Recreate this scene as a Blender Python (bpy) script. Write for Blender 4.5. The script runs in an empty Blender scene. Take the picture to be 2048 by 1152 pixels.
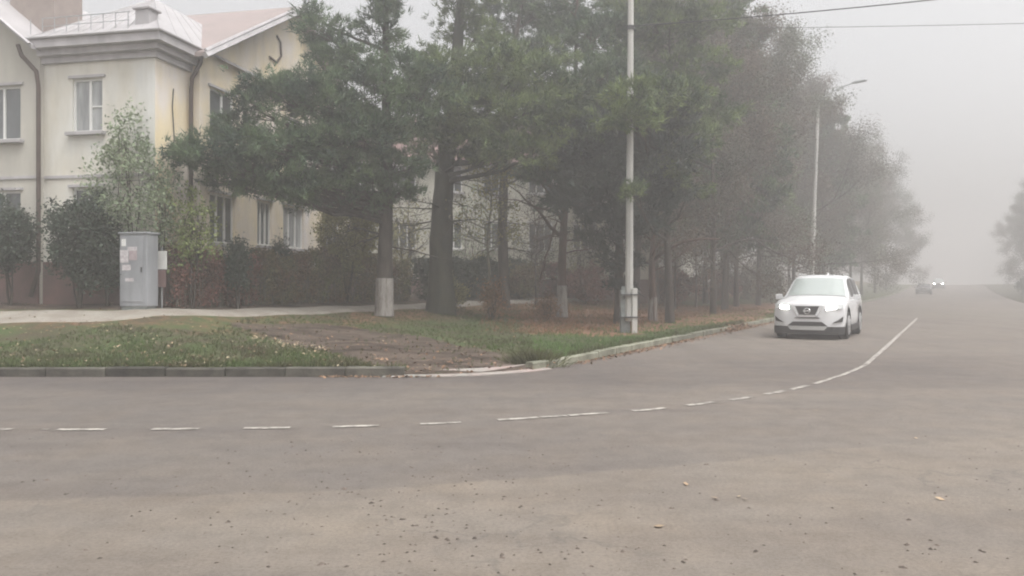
import bpy, math, random
import numpy as np
from mathutils import Vector, Matrix

random.seed(7)
RNG = np.random.default_rng(11)
SC = bpy.context.scene
C = SC.collection
R = math.radians
PI = math.pi

# ------------------------------------------------------------------ camera
EYE, FOC, HZ = 1.55, 1600.0, 568.0
cam_d = bpy.data.cameras.new('camera')
cam = bpy.data.objects.new('camera', cam_d)
C.objects.link(cam)
cam.location = (0, 0, EYE)
cam.rotation_euler = (R(90), 0, 0)
cam_d.sensor_width = 36.0
cam_d.lens = 36.0 * FOC / 2048.0
cam_d.shift_y = -(576 - HZ) / 2048.0
cam_d.clip_start = 0.05
cam_d.clip_end = 2500
SC.camera = cam

# ------------------------------------------------------------------ world: overcast sky
SUN_EL, SUN_AZ = 66.0, 135.0
w = bpy.data.worlds.new('World')
SC.world = w
w.use_nodes = True
nt = w.node_tree
nt.nodes.clear()
sky = nt.nodes.new('ShaderNodeTexSky')
sky.sky_type = 'NISHITA'
sky.sun_disc = False
sky.sun_elevation = R(SUN_EL)
sky.sun_rotation = R(SUN_AZ)
sky.dust_density = 6.0
sky.air_density = 1.0
sky.ozone_density = 1.0
hsv = nt.nodes.new('ShaderNodeHueSaturation')
hsv.inputs['Saturation'].default_value = 0.10      # cloud deck: almost no blue gets through
nt.links.new(sky.outputs[0], hsv.inputs['Color'])
tc = nt.nodes.new('ShaderNodeTexCoord')
sep = nt.nodes.new('ShaderNodeSeparateXYZ')
nt.links.new(tc.outputs['Generated'], sep.inputs[0])
mr = nt.nodes.new('ShaderNodeMapRange')             # overcast: the zenith is brighter than the horizon
mr.inputs['From Min'].default_value = 0.0
mr.inputs['From Max'].default_value = 1.0
mr.inputs['To Min'].default_value = 1.85
mr.inputs['To Max'].default_value = 2.4
nt.links.new(sep.outputs['Z'], mr.inputs['Value'])
mul = nt.nodes.new('ShaderNodeMix')
mul.data_type = 'RGBA'
mul.blend_type = 'MULTIPLY'
mul.inputs[0].default_value = 1.0
nt.links.new(hsv.outputs[0], mul.inputs[6])
nt.links.new(mr.outputs[0], mul.inputs[7])
bg = nt.nodes.new('ShaderNodeBackground')
bg.inputs['Strength'].default_value = 0.12
nt.links.new(mul.outputs[2], bg.inputs['Color'])
wo = nt.nodes.new('ShaderNodeOutputWorld')
nt.links.new(bg.outputs[0], wo.inputs['Surface'])

sun_d = bpy.data.lights.new('sun', 'SUN')
sun_d.energy = 1.3
sun_d.angle = R(35)
sun_d.color = (1.0, 0.965, 0.92)
sun = bpy.data.objects.new('sun', sun_d)
C.objects.link(sun)
# Nishita: rotation 0 = +Y, turning clockwise seen from above
az = R(SUN_AZ)
sdir = Vector((math.sin(az) * math.cos(R(SUN_EL)), math.cos(az) * math.cos(R(SUN_EL)), math.sin(R(SUN_EL))))
sun.rotation_euler = sdir.to_track_quat('Z', 'Y').to_euler()
sun.location = (0, -20, 40)

SC.view_settings.view_transform = 'Standard'
SC.view_settings.look = 'None'
SC.view_settings.gamma = 1
SC.view_settings.exposure = 0.19
SC.render.engine = 'CYCLES'
SC.cycles.max_bounces = 7
SC.cycles.diffuse_bounces = 3
SC.cycles.glossy_bounces = 2
SC.cycles.transmission_bounces = 3
SC.cycles.transparent_max_bounces = 6
SC.cycles.volume_bounces = 3
SC.cycles.use_denoising = True
SC.cycles.filter_width = 2.0

# ------------------------------------------------------------------ helpers
def tag(o, label=None, cat=None, group=None, kind=None):
    if label: o['label'] = label
    if cat: o['category'] = cat
    if group: o['group'] = group
    if kind: o['kind'] = kind
    return o


def empty(name, loc=(0, 0, 0), rz=0.0, label=None, cat=None, group=None):
    o = bpy.data.objects.new(name, None)
    C.objects.link(o)
    o.location = loc
    o.rotation_euler = (0, 0, rz)
    o.empty_display_size = 0.2
    return tag(o, label, cat, group)


def link_mesh(name, me, m, parent=None, smooth=False):
    o = bpy.data.objects.new(name, me)
    C.objects.link(o)
    if m is not None:
        me.materials.append(m)
    if parent is not None:
        o.parent = parent
    if smooth and len(me.polygons):
        me.polygons.foreach_set('use_smooth', [True] * len(me.polygons))
    return o


def copy_tree(o, parent=None):
    c = o.copy()
    C.objects.link(c)
    c.parent = parent
    for ch in o.children:
        copy_tree(ch, c)
    return c


class MB:
    """collects vertices and faces of ONE mesh"""
    def __init__(s):
        s.v, s.f = [], []

    def add(s, vs, fs):
        n = len(s.v)
        s.v += [tuple(p) for p in vs]
        s.f += [tuple(i + n for i in f) for f in fs]
        return s

    def box(s, x0, x1, y0, y1, z0, z1, T=None):
        vs = [(x, y, z) for z in (z0, z1) for y in (y0, y1) for x in (x0, x1)]
        if T: vs = [T(*p) for p in vs]
        return s.add(vs, [(0, 2, 3, 1), (4, 5, 7, 6), (0, 1, 5, 4), (2, 6, 7, 3), (0, 4, 6, 2), (1, 3, 7, 5)])

    def tube(s, pts, rad, n=8, cap=True, wob=0.0):
        pts = [Vector(p) for p in pts]
        if not hasattr(rad, '__len__'): rad = [rad] * len(pts)
        base = len(s.v)
        ref = Vector((0.31, 0.17, 0.93)) if abs((pts[-1] - pts[0]).normalized().z) < 0.8 else Vector((1, 0.1, 0))
        for i, p in enumerate(pts):
            a = pts[max(i - 1, 0)]
            b = pts[min(i + 1, len(pts) - 1)]
            t = (b - a)
            t = t.normalized() if t.length > 1e-9 else Vector((0, 0, 1))
            e1 = t.cross(ref).normalized()
            e2 = t.cross(e1)
            for k in range(n):
                q = 2 * PI * k / n
                r = rad[i] * (1 + wob * (random.random() - 0.5))
                s.v.append(tuple(p + (e1 * math.cos(q) + e2 * math.sin(q)) * r))
        for i in range(len(pts) - 1):
            for k in range(n):
                a = base + i * n + k
                b = base + i * n + (k + 1) % n
                s.f.append((a, b, b + n, a + n))
        if cap:
            s.f.append(tuple(base + k for k in range(n))[::-1])
            s.f.append(tuple(base + (len(pts) - 1) * n + k for k in range(n)))
        return s

    def cyl(s, c, axis, r, h, n=20, r2=None):
        c = Vector(c); a = Vector(axis).normalized()
        return s.tube([c - a * h / 2, c + a * h / 2], [r, r if r2 is None else r2], n)

    def prism(s, poly, y0, y1, T=None):
        """poly: (x,z) points, extruded from y0 to y1"""
        n = len(poly)
        vs = [(x, y0, z) for x, z in poly] + [(x, y1, z) for x, z in poly]
        if T: vs = [T(*p) for p in vs]
        fs = [tuple(range(n)), tuple(range(2 * n - 1, n - 1, -1))]
        fs += [(i, (i + 1) % n, n + (i + 1) % n, n + i) for i in range(n)]
        return s.add(vs, fs)

    def build(s, name, m, parent=None, smooth=False, bevel=0.0):
        me = bpy.data.meshes.new(name)
        me.from_pydata(s.v, [], s.f)
        me.validate()
        import bmesh
        bm = bmesh.new(); bm.from_mesh(me)
        bmesh.ops.recalc_face_normals(bm, faces=bm.faces)
        bm.to_mesh(me); bm.free()
        o = link_mesh(name, me, m, parent, smooth)
        if bevel:
            b = o.modifiers.new('bevel', 'BEVEL')
            b.width = bevel; b.segments = 2; b.limit_method = 'ANGLE'
        return o


def tri_mesh(name, V, m, parent=None, nper=3):
    """V: (N*nper,3) array, each nper consecutive points one face"""
    V = np.asarray(V, dtype=np.float32).reshape(-1, 3)
    n = len(V) // nper
    me = bpy.data.meshes.new(name)
    me.vertices.add(len(V))
    me.vertices.foreach_set('co', V.ravel())
    me.loops.add(len(V))
    me.loops.foreach_set('vertex_index', np.arange(len(V), dtype=np.int32))
    me.polygons.add(n)
    me.polygons.foreach_set('loop_start', np.arange(0, len(V), nper, dtype=np.int32))
    me.polygons.foreach_set('loop_total', np.full(n, nper, dtype=np.int32))
    me.update()
    return link_mesh(name, me, m, parent)


# ------------------------------------------------------------------ materials
def mat(name, col, rough=0.8, var=0.0, scale=4.0, col2=None, bump=0.0, bscale=40.0, metal=0.0, spec=0.35,
        detail=5.0, island=0.0, trans=0.0, stretch=None, thresh=None, streak=0.0):
    m = bpy.data.materials.new(name)
    m.use_nodes = True
    N, L = m.node_tree.nodes, m.node_tree.links
    b = N['Principled BSDF']
    b.inputs['Roughness'].default_value = rough
    b.inputs['Metallic'].default_value = metal
    b.inputs['Specular IOR Level'].default_value = spec
    tcn = N.new('ShaderNodeTexCoord')
    vec = tcn.outputs['Object']
    if stretch:
        mp = N.new('ShaderNodeMapping')
        mp.inputs['Scale'].default_value = stretch
        L.new(vec, mp.inputs['Vector'])
        vec = mp.outputs[0]
    c2 = col2 if col2 else tuple(c * (1 - var) for c in col)
    out = None
    if var or col2:
        no = N.new('ShaderNodeTexNoise')
        no.inputs['Scale'].default_value = scale
        no.inputs['Detail'].default_value = detail
        no.inputs['Roughness'].default_value = 0.6
        L.new(vec, no.inputs['Vector'])
        rp = N.new('ShaderNodeValToRGB')
        lo, hi = thresh if thresh else (0.35, 0.65)
        rp.color_ramp.elements[0].position = lo
        rp.color_ramp.elements[1].position = hi
        rp.color_ramp.elements[0].color = (*c2, 1)
        rp.color_ramp.elements[1].color = (*col, 1)
        L.new(no.outputs['Fac'], rp.inputs['Fac'])
        out = rp.outputs['Color']
    if streak:
        sm_ = N.new('ShaderNodeMapping'); sm_.inputs['Scale'].default_value = (1.1, 1.1, .16)
        L.new(tcn.outputs['Object'], sm_.inputs['Vector'])
        sn_ = N.new('ShaderNodeTexNoise'); sn_.inputs['Scale'].default_value = 1.6; sn_.inputs['Detail'].default_value = 8; sn_.inputs['Roughness'].default_value = .7
        L.new(sm_.outputs[0], sn_.inputs['Vector'])
        sr_ = N.new('ShaderNodeMapRange'); sr_.inputs['From Min'].default_value = .38; sr_.inputs['From Max'].default_value = .6
        sr_.inputs['To Min'].default_value = 1 - streak; sr_.inputs['To Max'].default_value = 1.0
        L.new(sn_.outputs['Fac'], sr_.inputs['Value'])
        sx_ = N.new('ShaderNodeMix'); sx_.data_type = 'RGBA'; sx_.blend_type = 'MULTIPLY'; sx_.inputs[0].default_value = 1.0
        L.new(out, sx_.inputs[6]); L.new(sr_.outputs[0], sx_.inputs[7]); out = sx_.outputs[2]
    if island:
        ge = N.new('ShaderNodeNewGeometry')
        ma = N.new('ShaderNodeMapRange')
        ma.inputs['To Min'].default_value = 1 - island
        ma.inputs['To Max'].default_value = 1 + island
        L.new(ge.outputs['Random Per Island'], ma.inputs['Value'])
        mm = N.new('ShaderNodeMix'); mm.data_type = 'RGBA'; mm.blend_type = 'MULTIPLY'
        mm.inputs[0].default_value = 1.0
        if out: L.new(out, mm.inputs[6])
        else: mm.inputs[6].default_value = (*col, 1)
        L.new(ma.outputs[0], mm.inputs[7])
        out = mm.outputs[2]
    if out: L.new(out, b.inputs['Base Color'])
    else: b.inputs['Base Color'].default_value = (*col, 1)
    if bump:
        n2 = N.new('ShaderNodeTexNoise')
        n2.inputs['Scale'].default_value = bscale
        n2.inputs['Detail'].default_value = 6
        L.new(vec, n2.inputs['Vector'])
        bp = N.new('ShaderNodeBump')
        bp.inputs['Strength'].default_value = bump
        bp.inputs['Distance'].default_value = 0.02
        L.new(n2.outputs['Fac'], bp.inputs['Height'])
        L.new(bp.outputs[0], b.inputs['Normal'])
    if trans:
        tr = N.new('ShaderNodeBsdfTranslucent')
        if out: L.new(out, tr.inputs['Color'])
        else: tr.inputs['Color'].default_value = (*col, 1)
        mx = N.new('ShaderNodeMixShader')
        mx.inputs[0].default_value = trans
        L.new(b.outputs[0], mx.inputs[1]); L.new(tr.outputs[0], mx.inputs[2])
        L.new(mx.outputs[0], N['Material Output'].inputs['Surface'])
    return m


def emit(name, col, s):
    m = bpy.data.materials.new(name)
    m.use_nodes = True
    b = m.node_tree.nodes['Principled BSDF']
    b.inputs['Base Color'].default_value = (*col, 1)
    b.inputs['Emission Color'].default_value = (*col, 1)
    b.inputs['Emission Strength'].default_value = s
    return m


M = {}
M['pine'] = mat('pine_needles', (0.165, 0.215, 0.075), 0.6, col2=(0.045, 0.072, 0.035), scale=1.0, thresh=(0.40, 0.62), island=0.35, trans=0.25)  # noise contrast puts light variation of the crown clumps into the needle colour
M['pine_b'] = mat('pine_needles_grey', (0.115, 0.17, 0.078), 0.6, col2=(0.03, 0.056, 0.036), scale=1.0, thresh=(0.40, 0.62), island=0.35, trans=0.25)  # light and dark clumps likewise put into the colour by noise
M['spruce'] = mat('spruce_needles', (0.05, 0.066, 0.05), 0.65, col2=(0.03, 0.04, 0.036), scale=0.8, island=0.3, trans=0.15)
M['rust'] = mat('autumn_leaves', (0.145, 0.105, 0.082), 0.75, col2=(0.078, 0.085, 0.06), scale=0.4, island=0.4, trans=0.25)
M['rustg'] = mat('late_leaves', (0.105, 0.13, 0.078), 0.75, col2=(0.13, 0.095, 0.08), scale=0.35, island=0.4, trans=0.25)
M['leaf_light'] = mat('light_leaves', (0.30, 0.35, 0.22), 0.6, col2=(0.16, 0.205, 0.13), scale=0.9, island=0.4, trans=0.35)
M['leaf_yellow'] = mat('yellowish_leaves', (0.26, 0.30, 0.10), 0.6, col2=(0.14, 0.18, 0.07), scale=1.2, island=0.4, trans=0.35)
M['leaf_dark'] = mat('dark_leaves', (0.055, 0.075, 0.05), 0.55, col2=(0.035, 0.05, 0.036), scale=1.4, island=0.4, trans=0.2)
M['leaf_olive'] = mat('olive_leaves', (0.30, 0.27, 0.10), 0.65, col2=(0.13, 0.135, 0.065), scale=1.2, island=0.4, trans=0.25)
M['leaf_olive_d'] = mat('tussock_blades', (0.12, 0.125, 0.05), 0.7, col2=(0.07, 0.07, 0.035), scale=3, island=0.4, trans=0.2)
M['hedge_m'] = mat('maroon_hedge_leaves', (0.27, 0.125, 0.10), 0.75, col2=(0.10, 0.06, 0.045), scale=1.1, island=0.5, trans=0.15)
M['hedge_g'] = mat('green_brown_hedge_leaves', (0.15, 0.16, 0.07), 0.75, col2=(0.15, 0.09, 0.06), scale=1.3, island=0.5, trans=0.15)
M['bark'] = mat('bark', (0.075, 0.062, 0.052), 0.95, var=0.55, scale=6, bump=0.9, bscale=18, stretch=(1, 1, 0.25))
M['bark_moss'] = mat('mossy_bark', (0.075, 0.072, 0.052), 0.95, col2=(0.04, 0.042, 0.034), scale=3, bump=0.9, bscale=16, stretch=(1, 1, 0.25))
M['bark_red'] = mat('reddish_bark', (0.12, 0.075, 0.06), 0.95, var=0.5, scale=5, bump=0.8, bscale=18, stretch=(1, 1, 0.25))
M['bark_pale'] = mat('pale_bark', (0.18, 0.17, 0.13), 0.95, var=0.5, scale=5, bump=0.6, bscale=18, stretch=(1, 1, 0.25))
M['lime'] = mat('worn_whitewash', (0.30, 0.28, 0.26), 0.9, col2=(0.13, 0.115, 0.10), scale=12, bump=0.6, bscale=22, stretch=(1, 1, 0.2), thresh=(0.3, 0.6))
M['kerb'] = mat('kerb_stone', (0.088, 0.083, 0.068), 0.9, col2=(0.038, 0.035, 0.03), scale=3, bump=0.5, bscale=30, island=0.55)
M['kerb_r'] = mat('pale_mossy_kerb_stone', (0.24, 0.24, 0.185), 0.9, col2=(0.11, 0.11, 0.08), scale=2.5, bump=0.5, bscale=30, island=0.3)
M['concrete'] = mat('concrete', (0.50, 0.49, 0.46), 0.85, var=0.25, scale=2.5, bump=0.25, bscale=60, stretch=(1, 1, 0.2), streak=.2)
M['concrete_d'] = mat('concrete_grey', (0.24, 0.26, 0.25), 0.9, var=0.35, scale=4, bump=0.3, bscale=50)
M['steel'] = mat('galvanised_steel', (0.36, 0.37, 0.38), 0.5, var=0.2, scale=3, metal=0.4)
M['dark_metal'] = mat('dark_metal', (0.06, 0.06, 0.06), 0.5)
M['wire'] = mat('cable_black', (0.05, 0.05, 0.05), 0.7)
M['white'] = mat('white_frame', (0.72, 0.72, 0.70), 0.45, var=0.08, scale=3)
M['glass'] = mat('window_glass', (0.13, 0.14, 0.145), 0.06, col2=(0.07, 0.075, 0.08), scale=1.3, spec=0.9)
M['glass_c'] = mat('curtained_glass', (0.40, 0.41, 0.41), 0.12, col2=(0.20, 0.21, 0.21), scale=1.6, spec=0.9, stretch=(3, 3, 0.5))
M['pipe'] = mat('brown_downpipe', (0.085, 0.06, 0.05), 0.6, var=0.3, scale=5)
M['cream'] = mat('cream_plaster', (0.55, 0.53, 0.45), 0.9, col2=(0.50, 0.49, 0.42), scale=0.55, bump=0.15, bscale=60, detail=7, streak=.13)
M['cream_w'] = mat('whitened_plaster', (0.72, 0.72, 0.69), 0.9, col2=(0.62, 0.585, 0.50), stretch=(1, 1, .45), scale=0.8, bump=0.15, bscale=60, detail=7, streak=.13)
M['yellow'] = mat('yellow_plaster', (0.78, 0.66, 0.44), 0.9, col2=(0.74, 0.69, 0.66), stretch=(1, 1, .6), scale=0.8, bump=0.15, bscale=60, detail=7, streak=.13)
M['greywall'] = mat('greyish_plaster', (0.52, 0.50, 0.44), 0.9, col2=(0.46, 0.44, 0.40), scale=0.6, bump=0.15, bscale=60, detail=7, streak=.13)
M['cornice'] = mat('painted_cornice', (0.50, 0.48, 0.49), 0.85, var=0.2, scale=1.5, streak=.2)
M['roof_g'] = mat('grey_metal_roof', (0.40, 0.385, 0.39), 0.5, var=0.15, scale=1.2)
M['roof_r'] = mat('faded_red_roof', (0.29, 0.235, 0.225), 0.7, col2=(0.25, 0.21, 0.20), scale=0.9)
M['roof_r2'] = mat('red_tile_roof', (0.22, 0.14, 0.13), 0.8, var=0.3, scale=2)
M['chimney'] = mat('brown_chimney', (0.31, 0.26, 0.235), 0.9, var=0.2, scale=3)
M['plinth'] = mat('maroon_plinth', (0.19, 0.115, 0.105), 0.9, col2=(0.12, 0.085, 0.078), scale=1.4, bump=0.3)
M['cabinet'] = mat('grey_cabinet_paint', (0.33, 0.34, 0.36), 0.45, col2=(0.25, 0.26, 0.275), scale=2.2, stretch=(1, 1, 0.5), streak=.2)
M['paper'] = mat('paper_notice', (0.60, 0.58, 0.58), 0.8, col2=(0.42, 0.38, 0.40), scale=14)
M['paper_w'] = mat('white_paper', (0.70, 0.70, 0.68), 0.8)
M['paper_p'] = mat('pink_grey_notice', (0.42, 0.36, 0.37), 0.8, col2=(0.30, 0.24, 0.26), scale=9)
M['pinkish'] = mat('faded_red_board', (0.22, 0.14, 0.135), 0.8, var=0.3, scale=5)
M['paint_car'] = mat('white_car_paint', (0.63, 0.63, 0.635), 0.22, spec=0.6)
M['paint_dk'] = mat('dark_car_paint', (0.05, 0.05, 0.055), 0.3, spec=0.6)
M['paint_sl'] = mat('silver_car_paint', (0.4, 0.4, 0.41), 0.3, spec=0.6)
M['car_glass'] = mat('windscreen_glass', (0.33, 0.365, 0.35), 0.08, spec=1.0)  # pale greenish reflection put into the base colour of the glass
M['car_glass_d'] = mat('side_glass', (0.07, 0.07, 0.075), 0.08, spec=0.9)
M['plastic'] = mat('black_plastic', (0.035, 0.033, 0.033), 0.7)
M['tyre'] = mat('tyre_rubber', (0.03, 0.028, 0.028), 0.9)
M['rim'] = mat('alloy_rim', (0.45, 0.45, 0.45), 0.35, metal=0.7)
M['chrome'] = mat('chrome', (0.7, 0.7, 0.7), 0.2, metal=0.9)
M['skid'] = mat('silver_trim', (0.42, 0.42, 0.41), 0.4, metal=0.3)
M['lamp_clear'] = mat('headlamp_lens', (0.55, 0.57, 0.57), 0.1, spec=1.0)
M['lamp_lit'] = emit('lit_headlamp', (1.0, 0.98, 0.94), 24.0)
M['lamp_far'] = emit('far_lit_headlamp', (1.0, 0.97, 0.9), 60.0)
M['leaf_br'] = mat('fallen_brown_leaf', (0.13, 0.075, 0.05), 0.85, col2=(0.24, 0.15, 0.09), scale=3, island=0.5)
M['leaf_pale'] = mat('fallen_pale_leaf', (0.38, 0.33, 0.23), 0.8, col2=(0.30, 0.20, 0.13), scale=2.5, island=0.35)
M['leaf_dk'] = mat('dark_debris', (0.10, 0.08, 0.068), 0.85, island=0.4)
M['grass'] = mat('grass_blades', (0.078, 0.125, 0.034), 0.65, col2=(0.082, 0.07, 0.036), scale=0.9, island=0.4, trans=0.3)
M['grass_f'] = mat('fresh_grass_blades', (0.11, 0.20, 0.05), 0.65, col2=(0.08, 0.115, 0.04), scale=0.9, island=0.4, trans=0.3)
M['weed'] = mat('brown_weeds', (0.27, 0.14, 0.075), 0.8, col2=(0.13, 0.085, 0.05), scale=1.5, island=0.4, trans=0.2)
M['pave'] = mat('pavement_concrete', (0.28, 0.26, 0.225), 0.9, col2=(0.20, 0.175, 0.145), scale=1.3, bump=0.3, bscale=30)
M['ramp'] = mat('pink_concrete', (0.30, 0.24, 0.22), 0.9, col2=(0.26, 0.26, 0.235), scale=1.1, bump=0.3, bscale=30)


TH_ = math.atan((1905 - 1024) / 1600.0)


def road_material():
    m = bpy.data.materials.new('asphalt')
    m.use_nodes = True
    N, L = m.node_tree.nodes, m.node_tree.links
    b = N['Principled BSDF']
    b.inputs['Roughness'].default_value = 0.85
    b.inputs['Specular IOR Level'].default_value = 0.3
    tcn = N.new('ShaderNodeTexCoord')
    sp = N.new('ShaderNodeSeparateXYZ')
    L.new(tcn.outputs['Object'], sp.inputs[0])
    def math_(op, a, b_, c=None):
        n = N.new('ShaderNodeMath'); n.operation = op
        for i, q in enumerate((a, b_, c)):
            if q is None: continue
            if isinstance(q, (int, float)): n.inputs[i].default_value = q
            else: L.new(q, n.inputs[i])
        return n.outputs[0]
    def noise(scale, det=5, rough=0.6, vec=None):
        n = N.new('ShaderNodeTexNoise')
        n.inputs['Scale'].default_value = scale
        n.inputs['Detail'].default_value = det
        n.inputs['Roughness'].default_value = rough
        L.new(vec if vec else tcn.outputs['Object'], n.inputs['Vector'])
        return n.outputs['Fac']
    def mr_(v, a0, a1, b0, b1):
        n = N.new('ShaderNodeMapRange'); n.clamp = True
        n.inputs['From Min'].default_value = a0; n.inputs['From Max'].default_value = a1
        n.inputs['To Min'].default_value = b0; n.inputs['To Max'].default_value = b1
        L.new(v, n.inputs['Value']); return n.outputs[0]
    def mix(f, a, b_, mode='MIX'):
        n = N.new('ShaderNodeMix'); n.data_type = 'RGBA'; n.blend_type = mode
        if isinstance(f, (int, float)): n.inputs[0].default_value = f
        else: L.new(f, n.inputs[0])
        for i, q in ((6, a), (7, b_)):
            if isinstance(q, tuple): n.inputs[i].default_value = (*q, 1)
            else: L.new(q, n.inputs[i])
        return n.outputs[2]
    X, Y = sp.outputs['X'], sp.outputs['Y']
    # seam between the older pale surface near the camera and the carriageway
    Xc = math_('MINIMUM', X, 3.0)
    curve = math_('ADD', math_('MULTIPLY', X, 0.29), math_('MULTIPLY', math_('MULTIPLY', Xc, Xc), 0.035))
    s = math_('SUBTRACT', Y, math_('ADD', curve, 6.35))
    s = math_('ADD', s, math_('MULTIPLY', math_('SUBTRACT', noise(1.6, 4), 0.5), 0.22))
    near = mr_(s, -0.03, 0.05, 1.0, 0.0)
    seam = math_('MULTIPLY', mr_(math_('ABSOLUTE', s, 0.0), 0.0, 0.05, 1.0, 0.0), mr_(noise(2.3, 3), 0.42, 0.6, 0.0, 1.0))
    near = math_('MULTIPLY', near, mr_(X, 0.5, 5.0, 1.0, 0.25))
    base = mix(near, (0.154, 0.137, 0.122), (0.190, 0.167, 0.142))
    base = mix(mr_(X, -3.0, 6.0, 0.0, 1.0), base, mix(1.0, base, (1.22, 1.2, 1.17), 'MULTIPLY'))  # vignette-like brightening toward the right, put into the asphalt colour
    base = mix(mr_(noise(0.22, 3), 0.35, 0.65, 0.0, 1.0), base, mix(1.0, base, (0.86, 0.86, 0.88), 'MULTIPLY'))
    mpn = N.new('ShaderNodeMapping'); mpn.inputs['Scale'].default_value = (0.25, 1.6, 1)
    L.new(tcn.outputs['Object'], mpn.inputs['Vector'])
    base = mix(mr_(noise(1.0, 5, 0.6, mpn.outputs[0]), 0.45, 0.68, 0.0, 0.75), base, mix(1.0, base, (0.84, 0.83, 0.84), 'MULTIPLY'))
    mpr = N.new('ShaderNodeMapping'); mpr.inputs['Rotation'].default_value = (0, 0, TH_); mpr.inputs['Scale'].default_value = (1.1, 0.06, 1)
    L.new(tcn.outputs['Object'], mpr.inputs['Vector'])
    wheel = math_('MULTIPLY', mr_(noise(1.0, 3, 0.5, mpr.outputs[0]), 0.48, 0.62, 0.0, 0.8), mr_(Y, 13.0, 22.0, 0.0, 1.0))
    base = mix(wheel, base, mix(1.0, base, (0.80, 0.80, 0.81), 'MULTIPLY'))
    base = mix(mr_(noise(3.2, 7, .75), 0.42, 0.62, 0.0, 0.8), base, mix(1.0, base, (0.80, 0.79, 0.785), 'MULTIPLY'))
    base = mix(mr_(noise(1.1, 5), 0.4, 0.7, 0.0, 0.9), base, mix(1.0, base, (1.12, 1.08, 1.02), 'MULTIPLY'))
    base = mix(mr_(noise(38, 4, 0.8), 0.36, 0.56, 0.6, 0.0), base, mix(1.0, base, (0.55, 0.55, 0.55), 'MULTIPLY'))
    # darker oily, worn strip next to the kerb on the far lane
    lane = math_('MULTIPLY', mr_(Y, 11.3, 12.6, 0.0, 1.0), mr_(Y, 16.0, 19.0, 1.0, 0.0))
    lane = math_('MULTIPLY', lane, mr_(noise(0.5, 4), 0.3, 0.6, 0.35, 0.8))
    base = mix(lane, base, mix(1.0, base, (0.72, 0.71, 0.74), 'MULTIPLY'))
    base = mix(math_('MULTIPLY', seam, 0.45), base, (0.10, 0.09, 0.08))
    # cracks
    vo = N.new('ShaderNodeTexVoronoi'); vo.feature = 'DISTANCE_TO_EDGE'
    vo.inputs['Scale'].default_value = 0.55
    nv = N.new('ShaderNodeTexNoise'); nv.inputs['Scale'].default_value = 2.0; nv.inputs['Detail'].default_value = 6
    L.new(tcn.outputs['Object'], nv.inputs['Vector'])
    vm = N.new('ShaderNodeVectorMath'); vm.operation = 'ADD'
    L.new(tcn.outputs['Object'], vm.inputs[0]); L.new(nv.outputs['Color'], vm.inputs[1])
    L.new(vm.outputs[0], vo.inputs['Vector'])
    cr = math_('MULTIPLY', mr_(vo.outputs['Distance'], 0.0, 0.014, 1.0, 0.0), mr_(noise(0.35, 2), 0.44, 0.56, 0.0, 0.5))
    base = mix(cr, base, (0.09, 0.082, 0.075))
    L.new(base, b.inputs['Base Color'])
    bp = N.new('ShaderNodeBump'); bp.inputs['Strength'].default_value = 0.35; bp.inputs['Distance'].default_value = 0.01
    L.new(noise(70, 4, 0.7), bp.inputs['Height']); L.new(bp.outputs[0], b.inputs['Normal'])
    return m


M['asphalt'] = road_material()


def marking_material():
    m = mat('worn_road_paint', (0.42, 0.39, 0.35), 0.8, col2=(0.18, 0.165, 0.148), scale=9, thresh=(0.42, 0.60))
    return m


M['paint'] = marking_material()


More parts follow.
